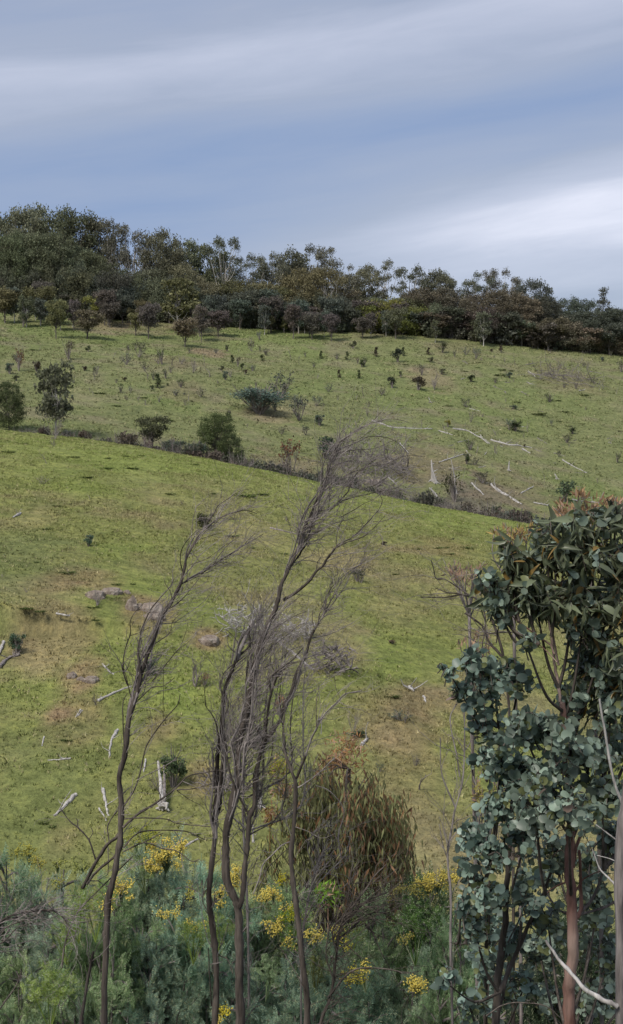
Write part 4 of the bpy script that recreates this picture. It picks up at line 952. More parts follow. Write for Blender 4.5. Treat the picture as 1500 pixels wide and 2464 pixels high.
# --- left tree
T = Dead('dead_tree', 'left dead leafless tree, its thin crown blown over to the right', 9.0, M_bark, M_twig, 1, twig=1.0)
T.stroke(None, [('R4', 455, 2400), ('R4', 465, 2100), ('R4', 470, 1875), ('R4', 480, 1700), ('R4', 530, 1500), ('R4', 550, 1350), ('R4', 572, 1200), ('R4', 575, 1000), ('R4', 560, 800), ('R4', 600, 650), ('R4', 620, 480),
                ('R4', 650, 330), ('R4', 690, 200), ('R4', 720, 60), ('R2', 363, 1688), ('R2', 400, 1580), ('R2', 480, 1360), ('R2', 540, 1220), ('R2', 600, 1130), ('R2', 650, 1040), ('R2', 690, 960), ('R2', 720, 850)], 66, 24, 'trunk', 9.0, True, .25)
T.stroke('R2', [(720, 850), (740, 720), (790, 630), (850, 530), (910, 460), (1000, 390), (1080, 340), (1190, 305), (1280, 290), (1380, 320)], 25, 6)
T.stroke('R2', [(915, 450), (940, 390), (990, 330), (1030, 250), (1130, 180), (1230, 115), (1340, 95)], 12, 3, tw=.5)
T.stroke('R2', [(1030, 250), (990, 230)], 5, 3, tw=.3)
T.stroke('R2', [(705, 950), (760, 920), (830, 880), (920, 830), (1000, 770), (1120, 700), (1250, 610), (1380, 540), (1440, 500)], 19, 5)
T.stroke('R2', [(1000, 770), (1040, 700), (1120, 600), (1220, 530)], 9, 3)
T.stroke('R2', [(1250, 620), (1320, 540), (1400, 480)], 7, 3)
T.stroke('R2', [(710, 840), (690, 750), (700, 660), (740, 580), (830, 480), (880, 460)], 9, 4, tw=.5)
T.stroke('R2', [(850, 560), (930, 530), (1000, 510), (1060, 500)], 7, 3)
T.stroke('R2', [(770, 930), (880, 870), (980, 830)], 6, 3)
T.stroke('R2', [(780, 780), (900, 740), (1000, 680), (1100, 600), (1200, 560)], 7, 3)
T.stroke('R2', [(330, 1750), (310, 1600), (330, 1420), (370, 1290), (430, 1180), (500, 1090), (590, 990), (640, 900)], 20, 6, tw=.7)
T.stroke('R2', [(215, 1870), (175, 1720), (190, 1550), (240, 1400), (240, 1290), (290, 1200), (370, 1120)], 13, 4, tw=.6)
T.stroke('R2', [(240, 1420), (330, 1390), (420, 1345), (500, 1330)], 7, 3, tw=.4)
T.stroke('R2', [(440, 1830), (560, 1680), (680, 1540), (760, 1480), (840, 1390)], 11, 4, tw=.5)
T.stroke('R2', [(450, 1500), (530, 1450), (600, 1390), (620, 1300), (700, 1220)], 9, 4, tw=.8)
T.stroke('R2', [(690, 1520), (740, 1390), (760, 1300)], 6, 3, tw=.4)
T.stroke('R2', [(560, 1190), (640, 1150), (720, 1080), (800, 980), (880, 880)], 9, 4)
T.stroke('R2', [(620, 1100), (600, 1020), (560, 960), (540, 900)], 6, 3)
T.stroke('R4', [(590, 1170), (720, 1060), (860, 970), (980, 880), (1060, 800), (1200, 770), (1300, 760)], 20, 6, tw=.35)
T.stroke('R4', [(975, 900), (1100, 890), (1250, 850)], 9, 5, tw=.3)
T.stroke('R4', [(980, 905), (1070, 970), (1150, 1010), (1190, 1060)], 6, 3, tw=.4)
T.stroke('R4', [(600, 1110), (720, 1100), (900, 1110), (980, 1140), (1220, 1165)], 10, 6, tw=.3)
T.stroke('R4', [(590, 1320), (680, 1220), (790, 1190), (950, 1190), (1050, 1200), (1180, 1260)], 12, 6, tw=.35)
T.stroke('R4', [(590, 1345), (740, 1280), (870, 1320), (980, 1340), (1080, 1410), (1140, 1400)], 11, 5, tw=.4)
T.stroke('R4', [(740, 1275), (880, 1210)], 8, 5, tw=.3)
T.stroke('R4', [(960, 1195), (1000, 1260), (1020, 1360)], 5, 3, tw=.4)
T.stroke('R4', [(560, 1220), (480, 1290), (390, 1430), (300, 1610)], 26, 24, tw=.15)
T.stroke('R4', [(540, 1370), (400, 1490), (330, 1580)], 20, 16, tw=.15)
T.stroke('R4', [(390, 1400), (340, 1260), (260, 1170), (200, 1120), (140, 1040)], 13, 7, tw=.25)
T.stroke('R4', [(340, 1260), (370, 1210), (360, 1170)], 7, 5, tw=.2)
T.stroke('R4', [(255, 1165), (262, 1130), (250, 1105)], 7, 5, tw=.2)
T.stroke('R4', [(490, 1280), (478, 1180), (500, 1110), (550, 1050)], 12, 7, tw=.4)
T.stroke('R4', [(590, 1020), (660, 920), (720, 750), (760, 580), (880, 400), (980, 290), (1000, 210)], 13, 5, tw=.3)
T.stroke('R4', [(600, 620), (590, 400), (590, 270), (620, 200)], 11, 5, tw=.3)
T.stroke('R4', [(700, 250), (800, 160), (880, 150), (960, 90)], 10, 5, tw=.3)
T.stroke('R4', [(880, 400), (878, 300), (882, 120), (880, 20)], 4, 3, tw=.1)
T.stroke('R4', [(690, 830), (840, 750), (950, 690), (1000, 620), (1010, 560)], 8, 4, tw=.3, mat=M_twig)
T.stroke('R4', [(650, 240), (610, 80), (590, 20)], 8, 4, tw=.4)
T.companions(0, .45, .97, 4, 12, 5)
T.companions(1, .05, .9, 2, 9, 3)
T.companions(4, .05, .9, 2, 8, 3)
T.build()
# --- central twin-stem (left stem of the middle group)
T = Dead('dead_tree', 'twin-stemmed dead tree just left of the forked one in the middle', 9.5, M_bark, M_twig, 2, twig=.8, wind=(.5, .7))
T.stroke(None, [('R5', 240, 2800), ('R5', 250, 2464), ('R5', 262, 2200), ('R5', 262, 1900), ('R5', 240, 1700), ('R5', 215, 1500), ('R5', 200, 1300), ('R5', 220, 1050), ('R5', 250, 800), ('R5', 242, 650), ('R5', 265, 400), ('R5', 270, 200), ('R5', 280, 0),
                ('R3', 290, 1700), ('R3', 300, 1600), ('R3', 320, 1450), ('R3', 330, 1200), ('R3', 360, 1100), ('R3', 400, 1000), ('R3', 440, 900)], 62, 26, 'trunk', 9.5, True, .2)
T.stroke('R3', [(440, 900), (490, 800), (530, 680), (570, 600), (590, 540)], 42, 32, tw=1.2, mat=M_bark_grey)
T.stroke('R5', [(280, 570), (300, 480), (310, 300), (330, 0)], 34, 26, tw=.2)
T.stroke('R3', [(340, 1875), (350, 1700), (320, 1450), (370, 1330), (345, 1180), (360, 1080), (430, 950), (560, 840), (620, 740), (720, 650), (800, 600)], 22, 7, tw=.5)
T.stroke('R3', [(290, 1600), (260, 1450), (215, 1370), (170, 1300), (160, 1180), (165, 1080)], 13, 4, tw=.3)
T.stroke('R3', [(260, 1460), (300, 1380), (310, 1250)], 8, 5, tw=.3)
T.stroke('R3', [(375, 1875), (350, 1650), (300, 1450), (330, 1300)], 13, 8, tw=.3)
T.stroke('R3', [(580, 560), (600, 480), (560, 380), (520, 310), (485, 260)], 8, 4, tw=1.4, mat=M_pale)
T.stroke('R3', [(520, 330), (550, 260), (570, 160)], 5, 3, tw=.8, mat=M_pale)
T.stroke('R3', [(480, 790), (440, 700), (360, 620)], 10, 5, tw=.6)
T.stroke('R3', [(400, 950), (420, 800), (440, 650), (450, 600)], 14, 8, tw=.6, mat=M_bark_grey)
T.stroke('R3', [(360, 1120), (340, 1060), (390, 1030), (350, 1000)], 5, 3, tw=.5)
T.stroke('R3', [(630, 560), (700, 470), (780, 360)], 9, 4, tw=1.)
T.stroke('R5', [(200, 1480), (140, 1350), (170, 1180), (240, 1050), (330, 950)], 9, 5, tw=.2)
T.stroke('R5', [(270, 1780), (200, 1740), (150, 1560), (120, 1380), (95, 1200)], 9, 4, tw=.3, mat=M_bark_grey)
T.stroke('R5', [(200, 1740), (300, 1850), (360, 1880), (415, 2010)], 11, 9, tw=.1)
T.stroke('R5', [(220, 2300), (200, 2000), (190, 1780)], 14, 9, tw=.2)
T.stroke('R5', [(290, 1780), (330, 1700), (370, 1560)], 10, 5, tw=.3)
T.stroke('R5', [(250, 620), (310, 560), (330, 540)], 10, 6, tw=.3)
T.companions(0, .3, .98, 5, 13, 6)
T.companions(1, .0, .98, 3, 12, 6)
T.companions(3, .1, .95, 2, 12, 4)
T.build()
# --- forked main tree in the centre
T = Dead('dead_tree', 'tallest dead tree with a forked trunk and wind-swept crown in the middle', 9.0, M_bark, M_twig, 3, twig=1.0)
T.stroke(None, [('R5', 478, 2800), ('R5', 475, 2464), ('R5', 470, 2200), ('R5', 465, 1900), ('R5', 470, 1600), ('R5', 450, 1400), ('R5', 420, 1330), ('R5', 360, 1200), ('R5', 345, 1000), ('R5', 345, 800), ('R5', 370, 650), ('R5', 410, 450), ('R5', 450, 250), ('R5', 465, 0),
                ('R3', 470, 1650), ('R3', 515, 1480), ('R3', 550, 1300), ('R3', 580, 1130), ('R3', 610, 950), ('R3', 650, 800), ('R3', 690, 680), ('R3', 740, 550), ('R3', 790, 450), ('R3', 830, 330)], 84, 36, 'trunk', 9.0, True, .25)
T.stroke(None, [('R3', 830, 330), ('R3', 850, 200), ('R3', 900, 100), ('R1', 3, 1426), ('R1', 60, 1300), ('R1', 85, 1220), ('R1', 130, 1080), ('R1', 180, 1000), ('R1', 210, 900), ('R1', 260, 800), ('R1', 310, 680), ('R1', 330, 580), ('R1', 390, 450), ('R1', 430, 350),
                ('R1', 500, 290), ('R1', 600, 220), ('R1', 720, 160), ('R1', 780, 95)], 36, 5)
T.stroke('R5', [(470, 1420), (495, 1330), (505, 1200), (520, 1000), (545, 800), (560, 620), (600, 500), (610, 250), (640, 120), (680, -60)], 52, 34, 'trunk', tw=.2)
T.stroke('R3', [(680, 1720), (730, 1590), (790, 1510), (850, 1420), (880, 1300), (940, 1180), (990, 1000), (1060, 870), (1100, 720), (1150, 620)], 36, 22, tw=.3)
T.stroke('R3', [(710, 1620), (720, 1450), (740, 1260), (790, 1100), (830, 1020), (940, 900), (1050, 780)], 30, 8, tw=.5)
T.stroke('R3', [(1150, 620), (1200, 540), (1260, 430), (1330, 300), (1400, 180), (1500, 60), (1640, 0), (1790, -90)], 16, 4, tw=1.5, mat=M_twig)
T.stroke('R3', [(1150, 600), (1130, 520), (1135, 440)], 8, 5, tw=.4)
T.stroke('R3', [(1130, 690), (1250, 670), (1350, 630), (1500, 550)], 10, 5, tw=.9, mat=M_twig)
T.stroke('R3', [(1060, 885), (1170, 840), (1300, 855), (1400, 880), (1500, 800)], 11, 5, tw=.9, mat=M_bark_grey)
T.stroke('R3', [(1340, 860), (1290, 920), (1240, 990)], 7, 4, tw=.4)
T.stroke('R3', [(830, 1030), (940, 930), (1060, 900)], 9, 7, tw=.4)
T.stroke('R3', [(690, 1620), (640, 1520), (600, 1450), (575, 1370)], 18, 14, tw=.2)
T.stroke('R3', [(455, 1640), (420, 1570), (395, 1480), (375, 1350)], 16, 10, tw=.3)
T.stroke('R5', [(555, 600), (500, 500), (440, 380), (390, 240), (345, 30)], 18, 14, tw=.2)
T.stroke('R3', [(700, 960), (820, 900), (900, 830), (960, 790), (1050, 760)], 9, 4, tw=1.)
T.stroke('R3', [(620, 960), (560, 900), (540, 1000), (530, 1100), (570, 1180)], 7, 5, tw=.5)
T.stroke('R3', [(650, 780), (720, 720), (780, 620), (860, 560), (960, 500), (1080, 450)], 11, 4, tw=1.4)
T.stroke('R3', [(700, 850), (760, 780), (860, 700), (960, 620), (1030, 560)], 10, 4, tw=1.2)
T.stroke('R3', [(760, 560), (860, 450), (940, 380), (1040, 300)], 9, 4, tw=1.6)
T.stroke('R3', [(780, 520), (840, 340), (860, 220), (900, 110)], 9, 6, tw=.4, mat=M_bark_grey)
T.stroke('R1', [(-68, 1756), (0, 1715), (150, 1600), (230, 1500), (290, 1450), (340, 1370), (400, 1290)], 28, 18, tw=.7)
T.stroke('R1', [(230, 1500), (240, 1420), (270, 1370)], 8, 5, tw=.4)
T.stroke('R1', [(400, 1290), (430, 1250), (540, 1200), (640, 1110), (710, 1040), (740, 1000), (800, 930), (825, 860), (800, 800)], 14, 5)
T.stroke('R1', [(405, 1285), (520, 1230), (640, 1190), (720, 1130), (790, 1060), (850, 990)], 13, 4, tw=.7)
T.stroke('R1', [(740, 1050), (850, 1040), (930, 1000), (960, 975)], 6, 3, tw=.5)
T.stroke('R1', [(410, 1260), (415, 1160), (450, 1060), (480, 1000)], 8, 4)
T.stroke('R1', [(262, 800), (350, 730), (450, 670), (560, 600), (660, 560), (770, 480)], 14, 5, tw=.8)
T.stroke('R1', [(190, 995), (230, 960), (370, 930), (450, 850), (510, 780), (540, 700), (590, 620), (640, 580), (700, 550), (850, 530), (940, 490), (1060, 450), (1190, 460)], 16, 4)
T.stroke('R1', [(360, 935), (450, 870), (560, 830), (700, 800), (800, 775), (930, 750), (1000, 720)], 10, 3)
T.stroke('R1', [(385, 455), (480, 380), (580, 340), (680, 290), (790, 280), (900, 300), (990, 360), (1060, 440)], 10, 4, tw=.8)
T.stroke('R1', [(400, 430), (500, 415), (600, 400), (740, 390), (850, 350), (930, 310)], 8, 4, tw=.8)
T.stroke('R1', [(370, 600), (400, 550), (450, 520), (560, 490), (640, 440)], 9, 4)
T.stroke('R1', [(720, 160), (850, 130), (960, 125), (1080, 160)], 5, 3, tw=.7)
T.stroke('R1', [(870, 540), (950, 600), (1080, 690), (1200, 700)], 5, 3, tw=.7)
T.stroke('R1', [(65, 1290), (160, 1200), (280, 1120), (400, 1060), (520, 1030), (620, 1000)], 12, 4)
T.stroke('R1', [(450, 1010), (560, 950), (650, 890), (740, 850), (810, 800)], 8, 3)
T.stroke('R1', [(180, 1050), (200, 1130), (170, 1200), (150, 1280)], 9, 6)
T.stroke('R1', [(340, 960), (350, 850), (370, 700), (370, 570)], 6, 4, tw=.4)
T.stroke('R1', [(640, 590), (760, 520), (860, 480), (880, 430)], 6, 3)
T.stroke('R1', [(560, 830), (640, 760), (760, 720), (880, 640)], 6, 3)
T.stroke('R1', [(240, 960), (300, 900), (430, 780)], 5, 3, tw=1.3)
T.stroke('R1', [(470, 340), (620, 300), (700, 240), (780, 170)], 6, 3, tw=.8)
T.companions(0, .35, .99, 6, 16, 6)
T.companions(1, .02, .8, 5, 12, 5)
T.companions(1, .2, .95, 3, 16, 3.5, .9)
T.companions(3, .3, .98, 2, 10, 5)
T.companions(5, .05, .95, 3, 14, 3)
T.companions(4, .3, .95, 2, 12, 4)
T.build()
T = Dead('dead_shrub', 'thicket of thin pale crooked stems behind the twin and forked dead trees', 9.9, M_bark_grey, M_bark_grey, 12, twig=1.3, wind=(.35, .5), cat='dead shrub')
T.stroke('D', [(600, 2500), (596, 2200), (585, 1950), (592, 1800), (600, 1660), (610, 1540), (630, 1450)], 7, 2.5, 'trunk', 9.9, True, .5)
for q in range(9):
    x0 = 545 + q * 22 + rnd.uniform(-6, 6); y0 = rnd.uniform(1760, 1960); top = rnd.uniform(1440, 1600); ln = rnd.uniform(10, 75)
    T.stroke('D', [(594, y0 + 60), (x0, y0), (x0 + ln * .2 + rnd.uniform(-12, 12), y0 * .65 + top * .35), (x0 + ln * .5 + rnd.uniform(-12, 12), y0 * .3 + top * .7), (x0 + ln, top)], rnd.uniform(3, 5.5), 1.8, tw=.8, mat=rnd.choice((M_bark_grey, M_twig, M_bark)))
T.build()
# --- right stem
T = Dead('dead_tree', 'slim dark dead tree with a single leaning stem right of the forked one', 8.6, M_bark, M_twig, 4, twig=.7, wind=(.5, .6))
T.stroke(None, [('R5', 1075, 2800), ('R5', 1072, 2464), ('R5', 1070, 2200), ('R5', 1030, 1900), ('R5', 1000, 1600), ('R5', 975, 1400), ('R5', 950, 1200), ('R5', 930, 950), ('R5', 955, 650), ('R5', 970, 350), ('R5', 940, 220), ('R5', 890, 80), ('R5', 860, 0),
                ('R3', 880, 1700), ('R3', 870, 1500), ('R3', 880, 1380), ('R3', 882, 1280)], 68, 8, 'trunk', 8.6, True, .25)
T.stroke('R5', [(960, 300), (1010, 200), (1060, 60)], 26, 20, tw=.3)
T.stroke('R3', [(1030, 1850), (1120, 1620), (1170, 1500), (1220, 1410), (1350, 1270), (1430, 1200), (1560, 1170)], 21, 8, tw=.8, mat=M_bark_grey)
T.stroke('R3', [(1168, 1500), (1170, 1250), (1190, 1100), (1080, 1060)], 8, 4, tw=.8)
T.stroke('R3', [(1380, 1230), (1340, 1130), (1330, 1030)], 6, 3, tw=1.)
T.stroke('R3', [(1210, 1560), (1215, 1450), (1190, 1420)], 8, 5, tw=.6, mat=M_pale)
T.stroke('R3', [(1060, 1800), (1050, 1740), (1000, 1700)], 5, 3, tw=.5)
T.stroke('R5', [(930, 830), (860, 860), (760, 950), (680, 1040), (650, 1150), (590, 1300)], 14, 9, tw=.5, mat=M_bark_grey)
T.stroke('R5', [(920, 880), (850, 940), (740, 1050), (680, 1170), (620, 1280)], 9, 6, tw=.3)
T.stroke('R5', [(990, 350), (1100, 280), (1200, 200), (1320, 80)], 12, 5, tw=.9, mat=M_bark_grey)
T.stroke('R5', [(900, 780), (850, 680), (800, 560)], 7, 4, tw=.4)
T.stroke('R5', [(1010, 1640), (1060, 1560), (1110, 1400)], 8, 4, tw=.5)
T.stroke('R5', [(1050, 2150), (960, 1980), (880, 1850), (820, 1760)], 10, 5, tw=.6)
T.stroke('R5', [(970, 700), (1080, 740), (1200, 800), (1330, 760)], 6, 3, tw=1.3, mat=M_bark_grey)
T.build()
# --- tangled dead sapling further right
T = Dead('dead_tree', 'low tangled dead sapling in front of the weeping brown tree', 8.2, M_bark, M_bark, 5, twig=1.2, wind=(.8, .2))
T.stroke('R5', [(1160, 2800), (1200, 2440), (1270, 2250), (1310, 2050), (1340, 1800), (1370, 1600), (1430, 1450), (1490, 1370)], 34, 12, 'trunk', 8.2, True, .5)
T.stroke('D', [(845, 2186), (880, 2140), (900, 2110), (930, 2080)], 5, 2.5, tw=.6)
T.stroke('D', [(820, 2230), (850, 2200), (880, 2170), (925, 2150), (950, 2165)], 5, 2, tw=2.5)
T.stroke('D', [(815, 2260), (840, 2240), (870, 2210), (905, 2195), (930, 2200)], 5, 2, tw=2.5)
T.stroke('D', [(812, 2290), (800, 2250), (812, 2220), (850, 2190)], 5, 2, tw=1.8)
T.stroke('D', [(800, 2350), (785, 2300), (790, 2250), (805, 2200)], 4, 2, tw=1.5)
T.stroke('D', [(880, 2225), (895, 2240), (905, 2260)], 6, 4, tw=.8)
T.stroke('D', [(790, 2400), (830, 2350), (870, 2330), (950, 2335), (968, 2342)], 5, 3, tw=.3)
T.stroke('D', [(850, 2080), (840, 2140), (838, 2190)], 4, 2, tw=1.3)
T.build()
# --- pale wiry shrub behind the right stem
T = Dead('dead_shrub', 'pale wiry dead shrub tangled in front of the weeping tree', 9.6, M_bark_grey, M_bark_grey, 6, twig=.7, wind=(.25, .2), cat='dead shrub')
T.stroke('D', [(725, 2330), (730, 2240), (745, 2150), (765, 2080), (790, 2020)], 5, 2, 'trunk', 9.6, True, 1)
T.stroke('D', [(745, 2150), (790, 2100), (830, 2060), (845, 2010)], 3.5, 1.6)
T.stroke('D', [(760, 2090), (740, 2040), (760, 2000), (800, 1985)], 3, 1.6)
T.stroke('D', [(770, 2070), (800, 2030), (790, 1990), (810, 1960)], 3, 1.6)
T.stroke('D', [(820, 2065), (815, 2010), (828, 1950), (795, 1905), (760, 1890)], 3, 1.8, tw=.4)
T.stroke('D', [(780, 2100), (810, 2110), (820, 2140), (860, 2100)], 3, 1.6)
T.build()
# --- left edge dead branches
T = Dead('dead_shrub', 'arching grey dead shrub reaching in low at the left edge', 8.4, M_bark, M_twig, 7, twig=.7, wind=(.4, -.05), cat='dead shrub')
T.stroke('D', [(-60, 2330), (-20, 2260), (5, 2215), (60, 2195), (120, 2190), (150, 2205), (165, 2230)], 6, 3, 'trunk', 8.4, True, 1)
T.stroke('D', [(-20, 2265), (20, 2230), (60, 2215), (100, 2195)], 4, 2)
T.stroke('D', [(-30, 2290), (10, 2265), (40, 2235), (80, 2220)], 4, 2)
T.stroke('D', [(5, 2215), (50, 2205), (90, 2180), (110, 2190)], 4, 2)
T.stroke('D', [(-10, 2440), (20, 2400), (40, 2370), (50, 2340)], 4, 3, tw=.2)
T.build()
T = Dead('dead_shrub', 'thin dark stem rising through wattle left of the left dead tree', 8.8, M_bark, M_twig, 8, twig=.5, wind=(.4, .4), cat='dead shrub')
T.stroke('D', [(195, 2460), (205, 2400), (215, 2340), (225, 2290)], 9, 5, 'trunk', 8.8, True, .3)
T.stroke('D', [(150, 2330), (160, 2260), (185, 2200), (210, 2170), (270, 2110), (320, 2060)], 4, 3, tw=.5)
T.build()
# --- small dead sapling left of the leafy gum
T = Dead('dead_tree', 'slender grey dead sapling standing just left of the leafy gum', 8.8, M_bark_grey, M_twig, 9, twig=.5, wind=(.1, .7))
T.stroke(None, [('D', 1090, 2500), ('D', 1085, 2300), ('R7', 115, 720), ('R7', 95, 500), ('R7', 92, 350), ('R7', 120, 200), ('R7', 150, 30), ('Z7', 465, 1200), ('Z7', 480, 1000), ('Z7', 480, 800), ('Z7', 478, 680)], 26, 9, 'trunk', 8.8, True, .4)
T.stroke('Z7', [(425, 1350), (390, 1270), (350, 1180), (330, 1080), (325, 900)], 12, 6, tw=.5)
T.stroke('Z7', [(450, 1150), (430, 1000), (400, 870), (390, 760), (430, 680)], 10, 6, tw=.6)
T.stroke('R7', [(85, 300), (60, 180), (20, 90)], 9, 4, tw=.3)
T.stroke('R7', [(210, 280), (170, 180), (165, 100)], 6, 4, tw=.3)
T.stroke('Z7', [(485, 980), (520, 920), (520, 860)], 6, 4, tw=.5)
T.build()
# --- bare spreading twigs left of the gum top
T = Dead('dead_shrub', 'bare spreading branches poking left from behind the leafy gum top', 7.4, M_bark, M_twig, 10, twig=1.0, wind=(-.5, .3), cat='dead shrub')
T.stroke('D', [(1235, 2500), (1235, 2100), (1230, 1800), (1215, 1600), (1180, 1480), (1150, 1440)], 9, 5, 'trunk', 7.4, True, .05)
T.stroke('D', [(1160, 1448), (1130, 1433), (1100, 1431), (1070, 1437), (1012, 1436)], 4, 2.5, tw=.4)
T.stroke('D', [(1140, 1438), (1100, 1428), (1075, 1425), (1048, 1415)], 4, 2, tw=.4)
T.stroke('D', [(1140, 1438), (1100, 1412), (1068, 1393), (1050, 1393)], 4, 2, tw=.5)
T.stroke('D', [(1068, 1393), (1050, 1392), (1045, 1372), (1038, 1348)], 3, 2, tw=.3)
T.stroke('D', [(1160, 1450), (1170, 1500), (1160, 1560), (1175, 1600)], 4, 2, tw=1.4)
T.stroke('D', [(1228, 1610), (1200, 1570), (1175, 1540), (1160, 1505), (1120, 1475)], 7, 4, tw=.5)
T.stroke('D', [(1265, 1535), (1250, 1522), (1190, 1523), (1148, 1532)], 4, 2.5, tw=.5)
T.build()
# --- grey tree at the right edge
T = Dead('dead_tree', 'grey furrowed trunk at the right edge with pale broken branches', 4.6, M_bark_grey, M_pale, 11, twig=.03, wind=(-.5, .3), cat='tree trunk')
T.stroke('D', [(1492, 2700), (1491, 2464), (1494, 2300), (1491, 2150), (1492, 2030), (1502, 1950), (1520, 1800), (1535, 1600)], 26, 20, 'trunk', 4.6, True)
T.stroke('R7', [(1450, 1612), (1330, 1560), (1200, 1480), (1050, 1320), (950, 1200), (880, 1080)], 44, 20, d=4.6, mat=M_pale)
T.stroke('Z7', [(1500, 1330), (1430, 1150), (1390, 900), (1350, 650)], 24, 12, d=4.6, mat=M_pale)
T.stroke('R7', [(1440, 645), (1360, 560), (1310, 500), (1250, 350)], 20, 9, d=4.6, mat=M_pale)
T.stroke('R7', [(1445, 275), (1360, 210), (1280, 150)], 14, 8, d=4.6, mat=M_pale)
T.stroke('R7', [(1440, 445), (1370, 420), (1290, 400)], 8, 5, d=4.6, mat=M_pale)
T.build()

# ------------------------------------------------------------------ leafy gums at the right
n_r = 9
th = np.arange(n_r) * 2 * np.pi / n_r
ROUND = np.vstack([[0, 0, 0], np.c_[.5 + .5 * np.cos(th), .47 * np.sin(th), .07 * np.sin(2 * th) + .05]]); ROUND[0] = [.5, 0, -.03]
ROUND_F = [[0, 1 + k, 1 + (k + 1) % n_r] for k in range(n_r)]
def lance_t():
    V = []; F = []
    X_ = [0, .15, .38, .65, .86, 1.0]; W_ = [.02, .10, .125, .09, .045, .0]
    for x, w in zip(X_, W_):
        z = -.16 * x * x; V += [[x, w, z + w * .35], [x, 0, z], [x, -w, z + w * .35]]
    for k in range(5):
        a = k * 3; F += [[a, a + 1, a + 4, a + 3], [a + 1, a + 2, a + 5, a + 4]]
    return np.array(V), F
LANCE, LANCE_F = lance_t()
def leaf_mesh(nm, V, F, mat):
    a = Acc(); F = np.array(F)
    a.add(V, t=F if F.shape[1] == 3 else None, q=F if F.shape[1] == 4 else None); return a.mesh(nm, mat, False)
def round_var(k):
    V = ROUND.copy(); q = np.random.RandomState(k)
    V[1:, :2] = (V[1:, :2] - [.5, 0]) * (1 + q.uniform(-.16, .12, (n_r, 1))) * [1 + .18 * (k == 2), 1 - .22 * (k == 1)] + [.5, 0]
    V[:, 2] += [-.0, .22, -.30, .12][k] * (V[:, 1] ** 2) * 4 * .25 - [.0, .15, .10, .25][k] * (V[:, 0] ** 2) + q.uniform(-.03, .03, n_r + 1)
    return V
ROUNDS = [round_var(k) for k in range(4)]
ME_ROUND = [leaf_mesh('round_leaf', V_, ROUND_F, M_round1) for V_ in ROUNDS]; ME_LANCE = [leaf_mesh('long_leaf', LANCE * [1, k_, 1 + b_] , LANCE_F, M_lance1) for k_, b_ in ((.75, 0), (1.05, 1.4), (.62, 2.4), (1.4, .6))]
LANCES = [LANCE * [1, k_, 1 + b_] for k_, b_ in ((.75, 0), (1.05, 1.4), (.62, 2.4), (1.4, .6))]

